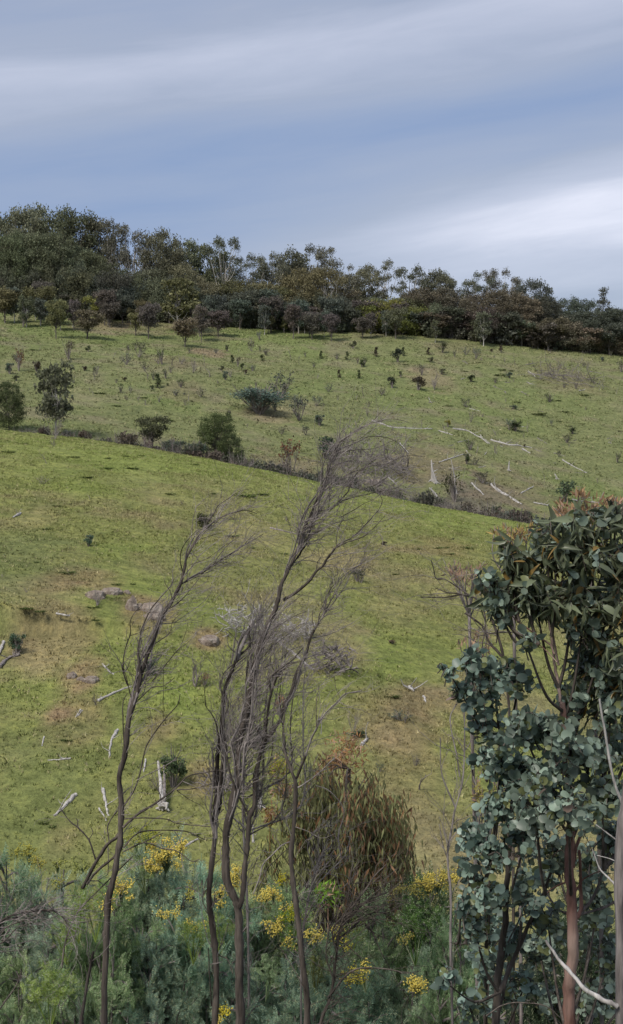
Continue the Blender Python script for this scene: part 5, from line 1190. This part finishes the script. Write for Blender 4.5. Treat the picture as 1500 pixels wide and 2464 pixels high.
def gum_foliage(o, org, clusters, trunk_pts, rs, bright, singles=300):
    """clusters: (X, Y, rx, ry, dist, depth radius, kind, number of twigs)"""
    tw = Acc(); LV = {'r': [], 'l': []}
    for (X, Y, rx, ry, d, rd, kind, nt_) in clusters:
        c = at(X, Y, d) - org; rx_, ry_ = px(rx, d), px(ry, d)
        i = int(np.argmin(np.linalg.norm(trunk_pts - (c + [0, 0, -.35]), axis=1))); b = trunk_pts[i]
        P = smooth_path([b, (b + c) / 2 + [0, 0, -.06], c], 4); tube(tw, P, np.linspace(.009, .004, len(P)), 4)
        for k in range(int(nt_ * (1.0 if kind == 'r' else 1.0))):
            e = rdir(1)[0]; rr = RS.rand() ** .4; tip = c + e * np.array([rx_, rd, ry_]) * rr
            s = c + (tip - c) * .1 + RS.normal(0, .03, 3)
            m = (s + tip) / 2 + np.array([0, 0, .04])
            Q_ = smooth_path([s, m, tip], 4); tube(tw, Q_, np.linspace(.0035, .0014, len(Q_)), 3)
            T_ = unit(np.gradient(Q_, axis=0)); L = np.linalg.norm(tip - s)
            npair = max(3, int(L / (.025 if kind == 'r' else .030)))
            for q in range(npair):
                t = .25 + .75 * (q + .5) / npair; f = t * (len(Q_) - 1); j = min(int(f), len(Q_) - 2)
                p = Q_[j] + (Q_[j + 1] - Q_[j]) * (f - j); td = T_[j]; side = unit(np.cross(td, rdir(1)[0]))
                for sg in (1, -1):
                    if rs.random() < .12: continue
                    if kind == 'r' or rs.random() < .22:
                        dv = unit(side * sg + td * .25 + RS.normal(0, .25, 3)); nv = unit(td * .8 + np.array([0, -.2, .4]) + RS.normal(0, .6, 3))
                        LV['r'].append((p, dv, nv, rs.choice((1, .85, .6, 1.15)) * rs.uniform(.026, .049) * (1 - .3 * (t > .9))))
                    else:
                        dv = unit(side * sg * .9 + np.array([0, 0, -.6]) + td * .3 + RS.normal(0, .4, 3)); nv = unit(np.array([0, -.2, .4]) + side * .7 + RS.normal(0, .6, 3))
                        LV['l'].append((p, dv, nv, rs.uniform(.05, .10)))
    link('branchlet', tw.mesh('branchlets', M_bark), o)['kind'] = 'stuff'
    tot = sum(len(v) for v in LV.values())
    for kd, (V, F, me, m, cf) in {'r': (ROUNDS, ROUND_F, ME_ROUND, M_round, bright), 'l': (LANCES, LANCE_F, ME_LANCE, M_lance, (.135, .16, .095))}.items():
        if not LV[kd]: continue
        C = np.array([a[0] for a in LV[kd]]); Dv = np.array([a[1] for a in LV[kd]]); Nv = np.array([a[2] for a in LV[kd]]); S = np.array([a[3] for a in LV[kd]])
        Mx = frames(Dv, Nv); W = C + org
        size = S / np.linalg.norm(W, axis=1); Xp = 750 + W[:, 0] / W[:, 1] * FPX; Yp = 1150 - W[:, 2] / W[:, 1] * FPX
        vis = (Xp < 1505) & (Yp < 2464)
        # leaves nearest the eye: those with the smallest forward distance inside their neighbourhood
        score = np.where(vis, size - (W[:, 1] - W[:, 1].min()) * .004, -9)
        k = int(singles * len(C) / tot); idx = np.argsort(-score)[:k]; mask = np.ones(len(C), bool); mask[idx] = False
        for j in idx:
            l = link('leaf', me[j % 4], o, color=cf)
            l.matrix_local = Matrix.Translation(Vector(C[j])) @ Matrix(Mx[j].tolist()).to_4x4() @ Matrix.Scale(S[j], 4)
        a = Acc()
        for k4 in range(4):
            mk = mask & (np.arange(len(C)) % 4 == k4); scatter(a, V[k4], F, C[mk], Mx[mk], S[mk])
        q = link('foliage', a.mesh('gum_leaves', m), o, color=cf); q['kind'] = 'stuff'
    print('gum leaves', tot)

def traced(o, org, strokes, dist, mat):
    pts = []
    for (nm, fr, P, w0, w1, tg, d) in strokes:
        G_ = [at(*g(fr, x, y), d or dist) - org for x, y in P]; S = smooth_path(G_, 4); r0, r1 = px(w0 * FR[fr][2], dist) / 2, px(w1 * FR[fr][2], dist) / 2
        rr = np.linspace(r0, r1, len(S)) * (1 + RS.uniform(-.08, .08, len(S)))
        S = S + RS.normal(0, 1, S.shape) * (rr * .15)[:, None]; S[:, 1] += np.sin(np.arange(len(S)) * .35) * .03
        if tg: S = np.vstack([[S[0][0], S[0][1], -.15], S]); rr = np.concatenate([[r0 * 1.25], rr])
        a = Acc(); tube(a, S, rr, 9 if r0 > .02 else 5); link(nm, a.mesh(nm, mat, True), o); pts.append(S)
    return np.vstack(pts)
GBLUE = (.175, .228, .182)
# main gum, reddish trunk
b = at(1372, 2464, 6.0); org = np.array([b[0], b[1], float(H(b[0], b[1]))])
o = thing('young_gum_tree', tuple(org), 'leafy young gum with thick reddish peeling trunk and long leaves on top', 'tree')
tp = traced(o, org, [('trunk', 'R7', [(1065, 2100), (1070, 1757), (1080, 1400), (1090, 1100), (1080, 800), (1075, 500), (1085, 250)], 112, 70, True, 6.0),
    ('trunk', 'D', [(1375, 2010), (1372, 1900), (1362, 1780), (1350, 1690)], 22, 15, False, 6.0),
    ('branch', 'R6', [(935, 1880), (910, 1650), (880, 1500), (850, 1350), (830, 1200), (800, 950), (770, 700), (790, 500)], 34, 10, False, 6.0),
    ('branch', 'R6', [(915, 1550), (890, 1350), (870, 1200), (920, 900), (960, 600), (1020, 400)], 24, 8, False, 6.05),
    ('branch', 'R6', [(880, 1450), (850, 1370), (760, 1310), (640, 1220), (520, 1130), (430, 1000), (400, 850)], 20, 8, False, 5.95),
    ('branch', 'R6', [(900, 1520), (800, 1410), (700, 1340), (620, 1300)], 12, 6, False, 5.9),
    ('branch', 'D', [(1362, 1750), (1400, 1640), (1440, 1570), (1470, 1500), (1475, 1400)], 13, 6, False, 6.1),
    ('branch', 'R7', [(1100, 500), (1130, 350), (1200, 200), (1300, 50)], 40, 16, False, 6.1),
    ('branch', 'R7', [(1110, 700), (1200, 600), (1350, 520)], 16, 8, False, 6.0),
    ('branch', 'R7', [(1080, 600), (960, 670), (880, 720)], 16, 8, False, 6.0),
    ('branch', 'R7', [(1090, 950), (1170, 850), (1160, 600), (1140, 350)], 40, 24, False, 6.12)], 6.0, M_red)
rs = random.Random(5)
gum_foliage(o, org, [
    (1200, 1450, 55, 70, 6.0, .22, 'l', 22), (1260, 1370, 70, 65, 6.0, .25, 'l', 30), (1340, 1330, 75, 85, 6.0, .28, 'l', 36), (1420, 1350, 70, 90, 6.0, .28, 'l', 34), (1490, 1370, 60, 110, 6.0, .25, 'l', 30),
    (1290, 1455, 80, 65, 6.0, .28, 'l', 36), (1380, 1450, 80, 70, 6.05, .28, 'l', 34), (1465, 1470, 60, 80, 6.0, .25, 'l', 28), (1400, 1262, 70, 34, 6.0, .2, 'l', 18), (1480, 1255, 50, 44, 6.0, .2, 'l', 18), (1320, 1290, 50, 34, 6.0, .2, 'l', 12), (1230, 1330, 40, 26, 6.0, .15, 'l', 9), (1450, 1560, 70, 50, 6.0, .25, 'l', 16), (1500, 1650, 40, 90, 6.0, .25, 'l', 20), (1480, 1800, 40, 70, 6.2, .25, 'r', 18),
    (1180, 1400, 30, 40, 5.9, .12, 'r', 10), (1205, 1480, 40, 40, 5.9, .15, 'r', 12), (1400, 1530, 55, 50, 5.95, .2, 'r', 16), (1270, 1560, 26, 22, 5.8, .1, 'r', 7),
    (1440, 1610, 90, 65, 6.1, .28, 'r', 34), (1390, 1700, 70, 60, 6.1, .25, 'r', 22), (1470, 1720, 60, 80, 6.0, .25, 'r', 26), (1330, 1780, 85, 60, 5.9, .25, 'r', 36), (1420, 1830, 90, 70, 6.0, .25, 'r', 38),
    (1260, 1760, 70, 50, 5.85, .22, 'r', 26), (1330, 1880, 90, 60, 5.8, .25, 'r', 38), (1450, 1930, 80, 60, 5.9, .25, 'r', 32), (1370, 1960, 90, 50, 5.7, .22, 'r', 28), (1470, 2040, 60, 80, 6.3, .25, 'r', 28),
    (1290, 1960, 80, 60, 5.8, .25, 'r', 30), (1440, 2180, 60, 90, 6.5, .25, 'r', 26), (1460, 2320, 60, 80, 6.6, .25, 'r', 18), (1340, 2080, 60, 80, 6.45, .2, 'r', 24), (1320, 2230, 60, 80, 6.55, .2, 'r', 22), (1420, 2420, 80, 60, 6.6, .25, 'r', 16),
    (1300, 2300, 90, 90, 7.3, .2, 'r', 26), (1420, 2250, 90, 90, 7.4, .2, 'r', 26), (1330, 2420, 90, 60, 7.3, .2, 'r', 24), (1440, 2400, 70, 80, 7.4, .2, 'r', 22), (1300, 2120, 80, 80, 7.2, .2, 'r', 24), (1420, 2080, 80, 80, 7.2, .2, 'r', 24),
    (1560, 1420, 80, 110, 6.1, .3, 'l', 40), (1570, 1640, 80, 110, 6.2, .3, 'r', 36), (1570, 1860, 80, 110, 6.3, .3, 'r', 36), (1560, 2080, 80, 100, 6.5, .3, 'r', 30), (1560, 2320, 80, 110, 6.8, .3, 'r', 26), (1410, 1620, 70, 50, 6.1, .22, 'l', 22), (1460, 1700, 60, 60, 6.1, .22, 'l', 16)],
    tp, rs, GBLUE)
# second, dark stemmed gum to the left with round blue leaves
b = at(1200, 2464, 6.6); org = np.array([b[0], b[1], float(H(b[0], b[1]))])
o = thing('young_gum_tree', tuple(org), 'round-leaved blue-green young gum with dark forked stems, left of the reddish trunk', 'tree')
tp = traced(o, org, [('trunk', 'R7', [(480, 2100), (490, 1757), (510, 1300), (540, 1000), (560, 650), (600, 200), (620, -100), (560, -400), (500, -700)], 76, 20, True, 6.6),
    ('trunk', 'R7', [(510, 1500), (640, 1230), (750, 950), (850, 700), (930, 450), (960, 200)], 44, 18, False, 6.5),
    ('trunk', 'R7', [(395, 2100), (400, 1650), (405, 1300), (410, 1150)], 42, 30, True, 6.9),
    ('branch', 'R7', [(560, 1130), (545, 1050), (555, 960)], 12, 8, False, 6.5), ('branch', 'R7', [(575, 1100), (660, 960), (710, 830)], 14, 8, False, 6.5),
    ('branch', 'R7', [(400, 1690), (550, 1620), (700, 1590), (870, 1590), (990, 1690)], 11, 7, False, 5.9),
    ('branch', 'R7', [(500, 830), (440, 740), (400, 650)], 9, 6, False, 6.4), ('branch', 'R7', [(400, 1140), (300, 1130), (200, 1120), (110, 1085)], 9, 5, False, 6.4)], 6.6, M_bark)
gum_foliage(o, org, [
    (1140, 1610, 55, 45, 6.3, .18, 'r', 26), (1190, 1650, 70, 50, 6.3, .2, 'r', 36), (1250, 1640, 50, 45, 6.3, .2, 'r', 22), (1120, 1680, 36, 30, 6.3, .12, 'r', 12), (1170, 1710, 60, 30, 6.3, .15, 'r', 18), (1085, 1625, 16, 18, 6.2, .08, 'r', 5),
    (1160, 1770, 40, 36, 6.4, .15, 'r', 15), (1210, 1800, 60, 50, 6.3, .2, 'r', 26), (1180, 1850, 55, 45, 6.4, .18, 'r', 22), (1250, 1880, 70, 60, 6.3, .2, 'r', 32), (1200, 1960, 70, 50, 6.3, .2, 'r', 28), (1140, 2020, 50, 45, 6.4, .18, 'r', 22),
    (1180, 2070, 70, 50, 6.3, .2, 'r', 30), (1260, 2040, 60, 60, 6.3, .2, 'r', 26), (1130, 2110, 40, 36, 6.4, .15, 'r', 14), (1180, 2170, 70, 50, 6.35, .2, 'r', 26), (1260, 2160, 50, 60, 6.4, .2, 'r', 20), (1140, 2230, 60, 50, 6.4, .2, 'r', 22),
    (1230, 2270, 60, 60, 6.7, .2, 'r', 20), (1110, 2190, 30, 20, 6.3, .1, 'r', 8), (1170, 2330, 70, 50, 6.8, .2, 'r', 20), (1080, 2370, 30, 25, 6.2, .1, 'r', 7), (1130, 2420, 60, 40, 6.5, .2, 'r', 14), (1260, 2380, 60, 60, 6.8, .2, 'r', 16), (1180, 2250, 90, 80, 7.3, .2, 'r', 26), (1200, 2400, 90, 70, 7.4, .2, 'r', 26)],
    tp, rs, (.165, .228, .19))

# ------------------------------------------------------------------ weeping brown tree
def weeping():
    b = at(815, 2300, 14.0); org = np.array([b[0], b[1], float(H(b[0], b[1]))])
    o = thing('weeping_tree', tuple(org), 'weeping brown-green tree with drooping narrow leaves and an orange tip, beyond the wattles', 'tree')
    rs = random.Random(3); br = Acc(); tr = Acc()
    top = at(840, 1850, 14.0) - org
    st = smooth_path([(0, 0, -.1), (.05, 0, top[2] * .5), tuple(top)], 4); tube(tr, st, np.linspace(.07, .02, len(st)), 7)
    link('trunk', tr.mesh('weeping_trunk', M_bark, True), o)
    C = []; Dd = []; S = []; col_ = []
    clus = []
    for k in range(520):
        a = rs.random() * 6.28; t = rs.random()
        Xc = 812 + (rs.uniform(-1, 1)) * 176; wy = abs(Xc - 812) / 172 * rs.uniform(.8, 1.15)
        Yc = 1815 + 150 * wy ** 1.7 + rs.random() ** 1.1 * (330 - 90 * wy); d = 14 + rs.uniform(-.8, .8) * math.sqrt(max(.05, 1 - wy * wy))
        if Xc < 700 and Yc < 1900: continue
        if fbm(np.array(Xc / 45.), np.array(Yc / 45.), 44, 2) < .34 + .12 * wy: continue
        clus.append((at(Xc, Yc, d) - org, wy, Yc))
    for (c, wy, Yc) in clus:
        hi = [q_ for q_ in range(3, len(st)) if st[q_][2] < c[2] + .15] or [3]
        s = st[max(3, hi[-1] - rs.randint(0, 3))]
        m = s * .45 + c * .55 + np.array([0, 0, .12]); P = smooth_path([s, m, c], 3); tube(br, P, np.linspace(.012, .004, len(P)), 3, cap=False)
        for q in range(36):
            L = rs.uniform(0, .42); p = c + np.array([rs.gauss(0, .07), rs.gauss(0, .07), -L + .1])
            C.append(p); Dd.append([rs.gauss(0, .32), rs.gauss(0, .32), -1]); S.append(rs.uniform(.08, .14)); col_.append(Yc)
    link('branches', br.mesh('weeping_branches', M_bark), o)
    C = np.array(C); Dd = unit(np.array(Dd)); S = np.array(S); col_ = np.array(col_)
    NL = ([[0, 0, 0], [.35, .085, .0], [.35, -.085, .0], [1, 0, -.05]], [[0, 2, 3, 1]])
    for cond, cf in ((col_ < 1850, (.24, .17, .08)), ((col_ >= 1850) & (C[:, 0] > 0) & (RS.rand(len(C)) < .22), (.24, .14, .08)), (None, (.19, .20, .09))):
        if cond is None: cond = ~used
        else:
            used = cond if 'used' not in dir() else (used | cond)
        a = Acc(); scatter(a, *NL, C[cond], frames(Dd[cond], rdir(int(cond.sum()))), S[cond])
        link('foliage', a.mesh('weeping_leaves', M_weep), o, color=cf)['kind'] = 'stuff'
    # orange shoots at the top, lime tuft on the left shoulder and low on the right
    for (X, Y, r_, n, cf, nm, dd_, zz) in [(828, 1815, 60, 420, (.34, .19, .09), 'orange_shoots', 14, .5), (668, 1850, 26, 300, (.30, .30, .05), 'lime_shoots', 14, .3), (790, 2150, 30, 320, (.16, .30, .04), 'lime_shoots', 12.5, .2), (650, 1960, 22, 160, (.28, .16, .06), 'orange_shoots', 14, -.5), (680, 1900, 28, 300, (.24, .20, .05), 'lime_shoots', 14, -.2)]:
        c = at(X, Y, dd_) - org; R_ = px(r_, dd_)
        P = c + rdir(n) * (R_ * RS.rand(n) ** .5)[:, None]; d = unit(rdir(n) + np.array([0, 0, zz]))
        a = Acc(); scatter(a, *NL, P, frames(d, rdir(n)), .05 + .05 * RS.rand(n))
        s = c + np.array([0, 0, -.5]); tube(a, [s, c], [.008, .004], 4)
        link(nm, a.mesh(nm, M_dryleaf), o, color=cf)['kind'] = 'stuff'
    return o
weeping()

# dry russet shrubs seen beside and above the leafy gum
def dry(X, Y, w, h, d, n, cf, label, upright=0.):
    b = at(X, Y, d); gz = float(H(b[0], b[1])); org = np.array([b[0], b[1], gz]); o = thing('dry_shrub', tuple(org), label, 'shrub')
    st = Acc(); lf = Acc(); rs = random.Random(int(X)); c = b - org; W, Hh = px(w, d), px(h, d)
    for k in range(14):
        e = c + np.array([rs.uniform(-.5, .5) * W, rs.uniform(-.2, .2), rs.uniform(-.2, .5) * Hh])
        lo_ = c - np.array([0, 0, Hh * .9 + .15])
        P = smooth_path([tuple(lo_ - np.array([0, 0, .012 * (k % 5)])), tuple((lo_ + e) / 2 + RS.normal(0, .03, 3)), tuple(e)], 4); tube(st, P, np.linspace(.006, .002, len(P)), 4, cap=False)
        if k == 0: tube(st, smooth_path([(0, 0, -.05), tuple(lo_ * .5 + [.06, 0, 0]), tuple(lo_)], 4), .011, 5)
        for q in range(n // 14):
            f = rs.uniform(.75, 1); j = min(int(f * (len(P) - 1)), len(P) - 2); p = P[j] + RS.normal(0, .04, 3) * [W, .7, Hh]
            dd = unit(RS.normal(0, .5, 3) + [0, 0, upright])
            scatter(lf, [[0, 0, 0], [.4, .12, 0], [1, 0, 0], [.4, -.12, 0]], [[0, 1, 2, 3]], np.array([p]), frames(dd, rdir(1)[0])[None], np.array([rs.uniform(.03, .06)]))
    link('stem', st.mesh('dry_stems', M_twig), o); link('foliage', lf.mesh('dry_leaves', M_dryleaf), o, color=cf)['kind'] = 'stuff'
dry(1425, 1220, 190, 90, 6.6, 420, (.31, .20, .11), 'russet dry shrub showing above the top of the leafy gum', .8)
dry(1235, 1285, 90, 60, 8.5, 240, (.36, .26, .10), 'thin orange-yellow dry shrub left of the gum top', .7)
dry(1130, 1368, 120, 60, 9.5, 190, (.34, .25, .19), 'pinkish dry shrub behind the bare twigs left of the gum', .3)
dry(1135, 1550, 90, 80, 9.5, 190, (.34, .23, .15), 'orange dry shrub just above the blue-green gum leaves', .6)
dry(1170, 1900, 60, 80, 7.8, 160, (.30, .27, .08), 'yellow-leaved thin shrub left of the blue-green gum', .4)

# ------------------------------------------------------------------ wattle shrubs
def frond():
    V = []; F = []; npn = 7
    V += [[0, .006, 0], [0, -.006, 0], [1, -.004, -.12], [1, .004, -.12]]; F.append([0, 1, 2, 3])
    for k in range(npn):
        x = .12 + .86 * k / (npn - 1); L = .26 * math.sin(math.pi * (.18 + .74 * k / (npn - 1))) + .05; z = -.12 * x * x
        for s in (1, -1):
            i = len(V); dx = .45 * L
            V += [[x, 0, z], [x + dx * .5 + .042, s * L * .5, z + .04], [x + dx, s * L, z + .01], [x + dx * .5 - .042, s * L * .5, z + .04]]
            F.append([i, i + 1, i + 2, i + 3])
    return np.array(V), F
FRV, FRF = frond()
def wattle(seed, stems=18, nf=6200):
    rs = random.Random(seed); st = Acc(); C = []; Dd = []; sub = []
    for k in range(stems):
        a = rs.random() * 6.28; r = rs.random() ** .6 * .21; h = rs.uniform(.80, 1.0) - r * .5
        P = smooth_path([(0, 0, -.03), (math.cos(a) * r * .35, math.sin(a) * r * .35, h * .45), (math.cos(a) * r * .8, math.sin(a) * r * .8, h * .85), (math.cos(a) * r * 1.1, math.sin(a) * r * 1.1, h)], 4)
        tube(st, P, np.linspace(.010, .0025, len(P)), 4, cap=False); sub.append(P)
        for q in range(11):
            i = rs.randint(int(len(P) * .45), len(P) - 2); an = rs.random() * 6.28; L = rs.uniform(.05, .12)
            e = P[i] + np.array([math.cos(an) * L, math.sin(an) * L, rs.uniform(-.02, .07)])
            m = (P[i] + e) / 2 + np.array([0, 0, .01]); Q_ = smooth_path([P[i], m, e], 3); tube(st, Q_, np.linspace(.0035, .0015, len(Q_)), 3, cap=False); sub.append(Q_)
    per = nf // len(sub)
    for P in sub:
        T_ = unit(np.gradient(P, axis=0))
        for q in range(per + (8 if len(P) > 9 else 0)):
            f = rs.uniform(.3, 1) * (len(P) - 1); j = min(int(f), len(P) - 2); p = P[j] + (P[j + 1] - P[j]) * (f - j)
            C.append(p); Dd.append(unit(T_[j] * .7 + rdir(1)[0] * .8 + np.array([0, 0, .1])))
    C = np.array(C); Dd = np.array(Dd); n = len(C); nv = unit(np.array([0, 0, 1.]) + RS.normal(0, .5, (n, 3)))
    fo = Acc(); scatter(fo, FRV, FRF, C, frames(Dd, nv), (.021 + .020 * RS.rand(n)))
    return [('stem', st.mesh('wattle_stem', M_bark_grey)), ('foliage', fo.mesh('wattle_foliage', M_wattle))]
P_wat = [wattle(s) for s in (91, 92, 93)]
WB = (.31, .43, .30); WG = (.28, .39, .20); WY = (.30, .40, .10)
W_OBJ = []
def wat(X, Ytop, w, d, cf, t):
    Ytop -= 70 if d > 9.2 and X < 1150 else 50
    if X < 1150: d = d + .5 if d > 9.2 else 9.75 + (d - 7.2) * .4
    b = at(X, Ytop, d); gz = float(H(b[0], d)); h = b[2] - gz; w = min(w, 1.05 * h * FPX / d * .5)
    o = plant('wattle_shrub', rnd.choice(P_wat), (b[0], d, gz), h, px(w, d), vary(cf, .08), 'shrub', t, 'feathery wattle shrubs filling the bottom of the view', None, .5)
    W_OBJ.append((X, Ytop, d, o))
for a in [(20, 2080, 330, 10.5, WB, 'feathery wattle at the bottom left edge, yellowish buds on its tips'), (140, 2110, 330, 10.2, WB, 'blue-green feathery wattle between the left edge and the left dead tree'),
          (250, 2150, 300, 9.6, WG, 'green feathery wattle around the foot of the left dead tree'), (385, 2060, 330, 10.6, WB, 'tall blue-green wattle carrying the largest yellow blossom cluster'),
          (490, 2130, 300, 10.0, WB, 'blue-green wattle between the left and middle dead trees'), (600, 2180, 280, 10.6, WG, 'green wattle just behind the forked dead trunk'),
          (690, 2170, 280, 10.8, WG, 'wattle with scattered yellow blossom right of the forked trunk'), (800, 2250, 280, 10.4, WB, 'wattle below the weeping brown tree'),
          (930, 2200, 300, 10.6, WG, 'low green wattle right of the weeping brown tree'), (1030, 2140, 280, 10.4, (.09, .17, .065), 'bright green wattle with yellow top left of the gum stems'), (1110, 2250, 240, 9.4, WG, 'green wattle tucked under the round-leaved gum'),
          (60, 2330, 330, 8.6, WG, 'near wattle in the bottom left corner'), (215, 2300, 330, 8.3, WB, 'near wattle below the left dead tree'), (360, 2270, 330, 8.4, WB, 'near blue-green wattle left of the twin-stemmed dead tree'),
          (520, 2320, 300, 8.2, WB, 'near wattle in front of the twin-stemmed dead tree roots'), (680, 2300, 330, 8.0, WB, 'near wattle in front of the slim leaning dead tree'), (850, 2350, 330, 8.0, WB, 'near wattle at the bottom right of the middle'),
          (990, 2290, 300, 8.2, WB, 'near pale blue-green wattle with one yellow blossom tuft'), (1120, 2400, 260, 7.8, WG, 'lowest wattle under the round-leaved gum'),
          (300, 2400, 330, 7.4, WB, 'closest wattle at the bottom edge, left'), (600, 2410, 330, 7.3, WB, 'closest wattle at the bottom edge below the forked trunk'), (900, 2420, 330, 7.3, (.10, .165, .115), 'closest wattle at the bottom edge, right of the slim dead tree'), (40, 2440, 300, 7.2, WG, 'closest wattle in the very corner, bottom left'),
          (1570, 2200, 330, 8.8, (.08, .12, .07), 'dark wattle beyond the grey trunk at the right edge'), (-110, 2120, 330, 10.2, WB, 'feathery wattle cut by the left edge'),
          (1400, 2180, 330, 8.8, (.08, .12, .07), 'wattle with shade-darkened leaf colour behind the reddish gum trunk'), (1290, 2240, 300, 9.0, (.08, .12, .07), 'wattle with shade-darkened leaf colour between the two leafy gum stems')]:  # interior shade behind the gum stems is put into these leaf colours
    wat(*a)
# bright young growth and blossom on the wattles
def ball_template():
    a = Acc(); import bmesh
    bm = bmesh.new(); bmesh.ops.create_icosphere(bm, subdivisions=1, radius=.5); V = np.array([v.co for v in bm.verts]); F = [[v.index for v in f.verts] for f in bm.faces]; bm.free(); return V, F
BV, BF = ball_template()
def nearest_w(X, Y):
    return min(W_OBJ, key=lambda w: abs(w[0] - X) + .4 * abs(w[1] - Y) + (200 if w[1] > Y + 40 else 0))
def sprig(X, Y, r_, n, cf=(.82, .70, .18), d=None, size=.0085, nm='blossom'):
    w = nearest_w(X, Y); o = w[3]; d = d or w[2] - .65; c = at(X, Y, d); R_ = px(r_, d)
    a = Acc(); ns = max(4, n // 14); P = []
    for k in range(ns):
        s = c + rdir(1)[0] * R_ * RS.rand() ** .4 * [1.1, .7, .8]; e = s + unit(rdir(1)[0] + [0, 0, .9]) * .06
        m = 2 * n // ns; t = RS.rand(m)[:, None]; P.append(s + (e - s) * t + RS.normal(0, .014, (m, 3)))
        tube(a, [c + [0, 0, -R_ * 1.0], (c + s) / 2, s, e], [.004, .003, .002, .001], 3, cap=False)
    P = np.vstack(P); m = len(P)
    st_ = a.mesh('blossom_stalk', M_wattle)
    b = Acc(); scatter(b, BV, BF, P, frames(rdir(m), rdir(m)), size * (.7 + .8 * RS.rand(m)))
    bpy.context.view_layer.update()
    inv = o.matrix_world.inverted()
    q = link(nm, b.mesh('blossom', M_flower), o, color=cf); q.matrix_parent_inverse = inv; q['kind'] = 'stuff'
    s2 = link('stalk', st_, q, color=(.10, .15, .07)); 
for a in [(400, 2060, 44, 420), (372, 2085, 26, 160), (432, 2045, 20, 90), (290, 2148, 28, 150), (262, 2165, 10, 30), (256, 2192, 14, 50), (350, 2015, 34, 110, (.40, .42, .08)), (330, 2030, 20, 60, (.38, .40, .1)), (568, 2110, 24, 140), (560, 2130, 12, 50),
          (532, 2150, 12, 45), (530, 2180, 10, 30), (475, 2228, 16, 50), (416, 2208, 14, 40), (390, 2208, 9, 25), (658, 2152, 26, 170), (640, 2160, 12, 50), (695, 2186, 14, 50), (680, 2120, 18, 60, (.55, .50, .05)), (668, 2240, 20, 90), (654, 2232, 10, 30),
          (704, 2210, 18, 70, (.5, .5, .05)), (762, 2262, 18, 80), (745, 2245, 12, 30), (700, 2270, 12, 30), (1052, 2124, 34, 260), (1030, 2135, 26, 150), (1000, 2145, 24, 90, (.45, .42, .12)), (960, 2150, 30, 80, (.42, .38, .12)), (1100, 2118, 14, 70),
          (1005, 2372, 24, 150), (990, 2368, 10, 40), (860, 2350, 24, 90, (.5, .45, .08)), (840, 2360, 12, 40, (.5, .45, .08)), (820, 2240, 14, 40), (540, 2440, 14, 60, (.75, .65, .08)), (525, 2462, 10, 30), (70, 2060, 22, 70, (.46, .44, .10)), (40, 2050, 12, 40, (.46, .44, .1)),
          (98, 2075, 16, 50, (.46, .42, .10)), (140, 2085, 16, 40, (.40, .42, .12)), (200, 2080, 20, 60, (.36, .40, .12)), (150, 2130, 16, 40, (.42, .42, .1)), (455, 2150, 14, 40, (.45, .42, .1)), (820, 2275, 18, 60, (.46, .42, .08)), (975, 2260, 14, 40, (.42, .38, .1)), (880, 2330, 14, 30)]:
    sprig(*a[:4], *(a[4:]))
def shoots(X, Y, r_, n, cf):
    w = nearest_w(X, Y); o = w[3]; d = w[2] - .35; c = at(X, Y, d); R_ = px(r_ * 1.2, d); n = int(n * 1.5)
    P = c + rdir(n) * (R_ * RS.rand(n) ** .5)[:, None] * [1, .7, .8]; dd = unit(rdir(n) + [0, 0, .9])
    a = Acc(); scatter(a, FRV, FRF, P, frames(dd, unit(RS.normal(0, 1, (n, 3)))), .04 + .035 * RS.rand(n))
    for k in range(8): tube(a, [c + [0, 0, -R_ * 1.5], P[k]], [.004, .002], 3, cap=False)
    q = link('young_shoots', a.mesh('young_shoots', M_wattle), o, color=cf); bpy.context.view_layer.update(); q.matrix_parent_inverse = o.matrix_world.inverted(); q['kind'] = 'stuff'
for a in [(120, 2375, 60, 150, WY), (230, 2170, 55, 110, WY), (350, 2080, 40, 60, (.2, .27, .09)), (520, 2240, 40, 70, WY), (190, 2200, 40, 60, WY), (700, 2220, 40, 70, (.2, .32, .05)), (465, 2250, 40, 70, WY), (250, 2400, 50, 70, WG),
          (160, 2250, 40, 50, WY), (640, 2340, 40, 50, WG), (880, 2300, 50, 60, (.16, .24, .1)), (1000, 2220, 60, 90, (.13, .24, .06)), (40, 2150, 50, 60, (.15, .22, .12)), (850, 2120 + 120, 30, 40, (.28, .34, .07)), (760, 2330, 40, 50, (.18, .2, .06))]:
    shoots(*a)

# ------------------------------------------------------------------ labels by place
for key, L in FAM.items():
    L.sort(key=lambda t: t[0].location.x / t[0].location.y)
    n = 0; seen = {}
    for (o, t) in L:
        n += 1
        o['label'] = t.replace('{n}', ordinal(n)) if '{n}' in t else t
print('OBJECTS', len(bpy.data.objects), 'TRIS', sum(sum(len(p.vertices) - 2 for p in m.polygons) if False else len(m.loops) - 2 * len(m.polygons) for m in bpy.data.meshes))
